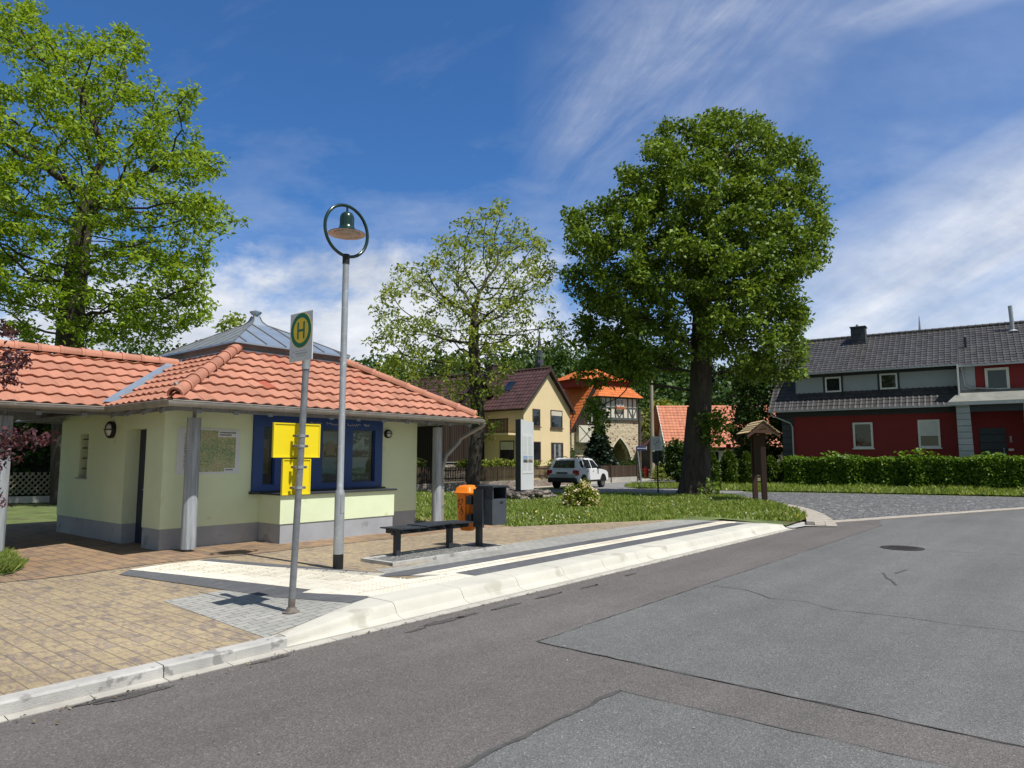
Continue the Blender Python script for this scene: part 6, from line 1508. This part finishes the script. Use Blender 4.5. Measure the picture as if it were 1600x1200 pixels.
for i in range(430):
    y = rng.uniform(88, 172); x = rng.uniform(-.62, .62)*y
    if x > 62: continue
    z = float(hill_z(x, y)); h = rng.uniform(6, 9.5)*(.75 if y < 100 else 1); r = h*rng.uniform(.30, .42)
    n_ = 150; o = rng.normal(0, 1, (n_, 3)); o /= np.linalg.norm(o, axis=1)[:, None]; k = 1+.18*np.sin(o[:, 0]*6+i)+.15*np.sin(o[:, 2]*7+o[:, 1]*5)
    C = np.array((x, y, z+h*.55))+o*k[:, None]*np.array((r, r, h*.48))*rng.uniform(.75, 1, n_)[:, None]
    LVs.append(leaf_quads(C, .95, up=.4)[0])
LV = np.concatenate(LVs); fo = arr_mesh('forest', LV, np.arange(len(LV)).reshape(-1, 4), M['leaf_forest']); tagit(fo, kind='stuff')
# ------------------------------------------------------------------ grass and daisies
def in_poly(P, poly):
    x, y = P[:, 0], P[:, 1]; c = np.zeros(len(P), bool); n = len(poly)
    for i in range(n):
        x1, y1 = poly[i]; x2, y2 = poly[(i+1) % n]
        m = ((y1 > y) != (y2 > y)) & (x < (x2-x1)*(y-y1)/((y2-y1) if y2 != y1 else 1e-9)+x1); c ^= m
    return c
def blades(name, poly, n, z, hgt, m='grass', wid=.022, near=None):
    p = np.array(poly); lo_, hi_ = p.min(0), p.max(0); P = rng.uniform(lo_, hi_, (n*4, 2)); P = P[in_poly(P, poly)]
    if near: 
        d = np.linalg.norm(P, axis=1); P = P[rng.uniform(0, 1, len(P)) < np.clip((near/d)**1.3, .05, 1)]
    P = P[:n]; k = len(P); a = rng.uniform(0, 2*math.pi, k); 
    pat = .6+.5*np.sin(P[:, 0]*1.3+np.sin(P[:, 1]*.9)*2)*np.sin(P[:, 1]*1.7+1); h = hgt*rng.uniform(.45, 1.2, k)*np.clip(pat+.35, .45, 1.3)
    w = wid*rng.uniform(.6, 1.4, k); b = rng.normal(0, .45, (k, 2))*h[:, None]
    dx_, dy_ = np.cos(a)*w, np.sin(a)*w; Z = np.full(k, z)
    V = np.stack([np.stack([P[:, 0]-dx_, P[:, 1]-dy_, Z], 1), np.stack([P[:, 0]+dx_, P[:, 1]+dy_, Z], 1), np.stack([P[:, 0]+b[:, 0]*.4+dx_*.7, P[:, 1]+b[:, 1]*.4+dy_*.7, Z+h*.6], 1), np.stack([P[:, 0]+b[:, 0], P[:, 1]+b[:, 1], Z+h], 1)], 1).reshape(-1, 3)
    return tagit(arr_mesh(name, V, np.arange(k*4).reshape(-1, 4), M[m]), kind='stuff')
iw = [(p.x, p.y) for p in islw]
blades('grass', iw, 80000, .07, .125, near=18)
vg = [tuple(G(x, y, .05).xy) for x, y in ((1105, 765.5), (1180, 767), (1240, 768), (1400, 771), (1600, 775), (1700, 777), (1700, 762), (1600, 760), (1240, 756), (1105, 757))]
blades('grass', vg, 14000, .05, .22, wid=.03)
vg2 = [tuple(G(x, y, .05).xy) for x, y in ((975, 760), (1000, 758), (1085, 756.5), (1085, 760), (1060, 762.5), (1000, 763))]
blades('grass', vg2, 3500, .05, .2, wid=.03)
blades('grass', [tuple(G(x, y, .1).xy) for x, y in ((-60, 888), (0, 866), (18, 874), (36, 886), (18, 895), (-20, 901), (-80, 912))], 9000, .1, .10, wid=.004)
wl = [tuple((K @ Vector((u, v, 0))).xy) for u, v in ((-6, 17.6), (4.5, 17.6), (4.5, 27), (-6, 29))]
blades('grass', wl, 12000, .1, .2, wid=.02)
p = np.array(iw); P = rng.uniform(p.min(0), p.max(0), (5000, 2)); P = P[in_poly(P, iw)]
dns = np.sin(P[:, 0]*.9+1)*np.sin(P[:, 1]*.8)+rng.normal(0, .5, len(P)); P = P[(dns > .55)][:260]
C = np.concatenate([P, np.full((len(P), 1), .2)+rng.uniform(-.05, .06, (len(P), 1))], 1); C = np.repeat(C, 3, axis=0)+rng.normal(0, .012, (len(P)*3, 3))
LV, LF = leaf_quads(C, .036, up=1.5, asp=.9); tagit(arr_mesh('daisies', LV, LF, M['daisy']), kind='stuff')
C = np.concatenate([P[::3]+.3, np.full((len(P[::3]), 1), .19)], 1); LV, LF = leaf_quads(C, .05, up=1.5, asp=.9)
M['dandelion'] = leafmat('dandelion', [(0, (.6, .4, .02)), (1, (.75, .55, .03))], .1); tagit(arr_mesh('dandelions', LV, LF, M['dandelion']), kind='stuff')
u = rng.uniform(-4, 16.5, 420); vv = 5.36-rng.exponential(.05, 420)
C = np.stack([u, np.clip(vv, 4.9, 5.37), np.full(420, .012)], 1) @ np.array(K)[:3, :3].T
LV, LF = leaf_quads(C, .026, up=3, asp=.6); M['dryleaf'] = leafmat('dry_leaf', [(0, (.10, .07, .045)), (.6, (.2, .15, .09)), (1, (.34, .3, .2))], .1); tagit(arr_mesh('gutter_litter', LV, LF, M['dryleaf']), kind='stuff')
# small pale leaves and grit lying on the asphalt and paving
P = np.stack([rng.uniform(-1.5, 9, 260), rng.uniform(3.2, 14, 260)], 1); pk = np.array(KI)[:2, :2] @ P.T
on = pk[1] < 5.3
P = P[on]; C = np.concatenate([P, np.full((len(P), 1), .012)], 1); LV, LF = leaf_quads(C, .015, up=4, asp=.8); tagit(arr_mesh('litter', LV, LF, M['kerb_s']), kind='stuff')
# ------------------------------------------------------------------ light, sky, camera
SUN_EL, SUN_AZ = 60.5, 129.0      # azimuth from +Y clockwise
sun = bpy.data.lights.new('sun', 'SUN'); sun.energy = 4.8; sun.angle = R(.53); sun.color = (1.0, .96, .89)
so = bpy.data.objects.new('sun', sun); col.objects.link(so)
sd = Vector((math.sin(R(SUN_AZ))*math.cos(R(SUN_EL)), math.cos(R(SUN_AZ))*math.cos(R(SUN_EL)), math.sin(R(SUN_EL))))
so.rotation_euler = sd.to_track_quat('Z', 'Y').to_euler(); so.location = (20, -20, 40)
wld = bpy.data.worlds.new('World'); scene.world = wld; wld.use_nodes = True
class WN(NT):
    def __init__(s, w):
        s.t = w.node_tree; s.n = s.t.nodes; s.bg = s.n['Background']; s.tc = s.n.new('ShaderNodeTexCoord'); s.co = s.tc.outputs['Generated']
n = WN(wld)
sky = n.n.new('ShaderNodeTexSky'); sky.sky_type = 'NISHITA'; sky.sun_disc = False; sky.sun_elevation = R(SUN_EL); sky.sun_rotation = R(SUN_AZ)
sky.altitude = 300; sky.air_density = 1.0; sky.dust_density = .4; sky.ozone_density = 2.2
sp = n.add('SeparateXYZ'); n.link(n.co, sp.inputs[0])
yy = n.math('MAXIMUM', sp.outputs['Y'], .05)
X = n.math('DIVIDE', sp.outputs['X'], yy); Zt = n.math('DIVIDE', n.math('MAXIMUM', sp.outputs['Z'], 0.0), yy)
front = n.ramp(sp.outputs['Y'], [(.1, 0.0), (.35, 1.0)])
def band(fn, a, b): return n.ramp(fn, [(a, 0.0), (b, 1.0)])
def tt(px, py):
    r = ray(px, py); return r[0]/r[1], r[2]/r[1]
cv = n.add('CombineXYZ'); n.link(X, cv.inputs[0]); n.link(Zt, cv.inputs[1]); P = cv.outputs[0]
def line(p, q):
    """signed distance from the line p-q in direction space"""
    a, b = tt(*p), tt(*q); L = math.hypot(b[0]-a[0], b[1]-a[1]); nx, ny = -(b[1]-a[1])/L, (b[0]-a[0])/L
    return n.math('ADD', n.math('ADD', n.math('MULTIPLY', X, nx), n.math('MULTIPLY', Zt, ny)), -(a[0]*nx+a[1]*ny)), math.atan2(b[1]-a[1], b[0]-a[0])
def soft(d, w):   # 1 on the line, fading over w
    return n.math('MAXIMUM', n.math('SUBTRACT', 1.0, n.math('DIVIDE', n.math('ABSOLUTE', d), w)), 0.0)
def rotP(ang, sx, sy):
    m0 = n.mapping((1, 1, 1), (0, 0, -ang), src=P); return n.mapping((sx, sy, 1), src=m0)
# cirrus plume from the upper right down towards the middle
d1, a1 = line((800, 330), (1290, -30))
w1 = n.math('ADD', d1, n.math('MULTIPLY', n.math('SUBTRACT', n.noise(2.2, 5, .6, P), .5), .35))
c1 = n.math('MULTIPLY', soft(n.math('SUBTRACT', w1, .04), .22), n.ramp(n.noise(1.0, 8, .66, rotP(a1+.25, 2.2, 9), .6), [(.28, 0.0), (.8, 1.0)]))
c1 = n.math('MULTIPLY', c1, n.math('MULTIPLY', band(X, -.06, .1), .62))
# veil of streaks on the right
d2, a2 = line((1000, 480), (1600, 165))
c2 = n.math('MULTIPLY', band(n.math('MULTIPLY', d2, -1.0), -.11, .09), n.ramp(n.noise(1.0, 8, .62, rotP(a2, 1.3, 7.5), .4), [(.3, .25), (.72, 1.0)]))
c2 = n.math('MULTIPLY', n.math('MULTIPLY', c2, band(X, -.05, .3)), 1.0)
c2b = n.math('MULTIPLY', n.math('MULTIPLY', n.math('MULTIPLY', band(X, .4, .55), soft(line((1360, 20), (1640, -60))[0], .05)), n.ramp(n.noise(1.0, 7, .6, rotP(a2, 2, 10)), [(.3, 0.0), (.7, 1.0)])), .5)
# heaped cloud low on the left and middle
e1 = n.noise(3.2, 8, .62, n.mapping((1, 1.7, 1), loc=(3.1, 1.2, 0), src=P), .3)
low = n.math('MULTIPLY', n.math('SUBTRACT', 1.0, band(Zt, .16, .36)), n.math('SUBTRACT', 1.0, band(X, .02, .3)))
c3 = n.ramp(n.math('ADD', e1, n.math('MULTIPLY', low, .34)), [(.58, 0.0), (.76, 1.0)])
c3 = n.math('MULTIPLY', c3, band(low, .0, .35))
c4 = n.math('MULTIPLY', n.ramp(n.noise(2.0, 7, .6, n.mapping((1, 2.2, 1), loc=(7, 3, 0), src=P)), [(.5, 0.0), (.75, .45)]), n.math('SUBTRACT', 1.0, band(Zt, .3, .62)))
c5 = n.math('MULTIPLY', band(X, .1, .6), .13)
wisp = n.math('MULTIPLY', n.ramp(n.noise(1.2, 8, .66, rotP(.5, 1.5, 4)), [(.55, 0.0), (.9, .15)]), 1.0)
cl = c1
for q in (c2, c2b, c3, c4, wisp): cl = n.math('MAXIMUM', cl, q)
cl = n.math('ADD', cl, c5)
cl = n.math('MULTIPLY', cl, front)
cl = n.math('ADD', cl, n.math('MULTIPLY', n.math('SUBTRACT', 1.0, front), n.ramp(n.noise(2.5, 6, .6), [(.5, .05), (.75, .5)])))  # unseen cloud behind the camera, its cover chosen for the ambient light
shadeC = n.ramp(n.noise(4.5, 5, .6, n.mapping((1, 2, 1), loc=(3.1, 1.35, 0), src=P)), [(.35, (5.2, 5.7, 6.6)), (.62, (8.6, 8.8, 9.2))])
tint = n.mix(1.0, sky.outputs[0], n.mix(front, (.66, .68, .60), (.47, .86, 1.27)), 'MULTIPLY')  # unseen rear sky tinted apart from the front, to warm the ambient light
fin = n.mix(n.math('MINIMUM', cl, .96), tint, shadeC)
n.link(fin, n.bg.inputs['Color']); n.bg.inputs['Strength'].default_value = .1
cam = bpy.data.cameras.new('camera'); cam.sensor_width = 36; cam.lens = 36*FP/1600; cam.clip_end = 3000; cam.clip_start = .05
co = bpy.data.objects.new('camera', cam); col.objects.link(co); co.location = (0, 0, HC); co.rotation_euler = (R(90)+PT, 0, 0)
scene.camera = co
scene.view_settings.view_transform = 'Standard'; scene.view_settings.look = 'None'; scene.view_settings.exposure = 0.1; scene.view_settings.gamma = 1
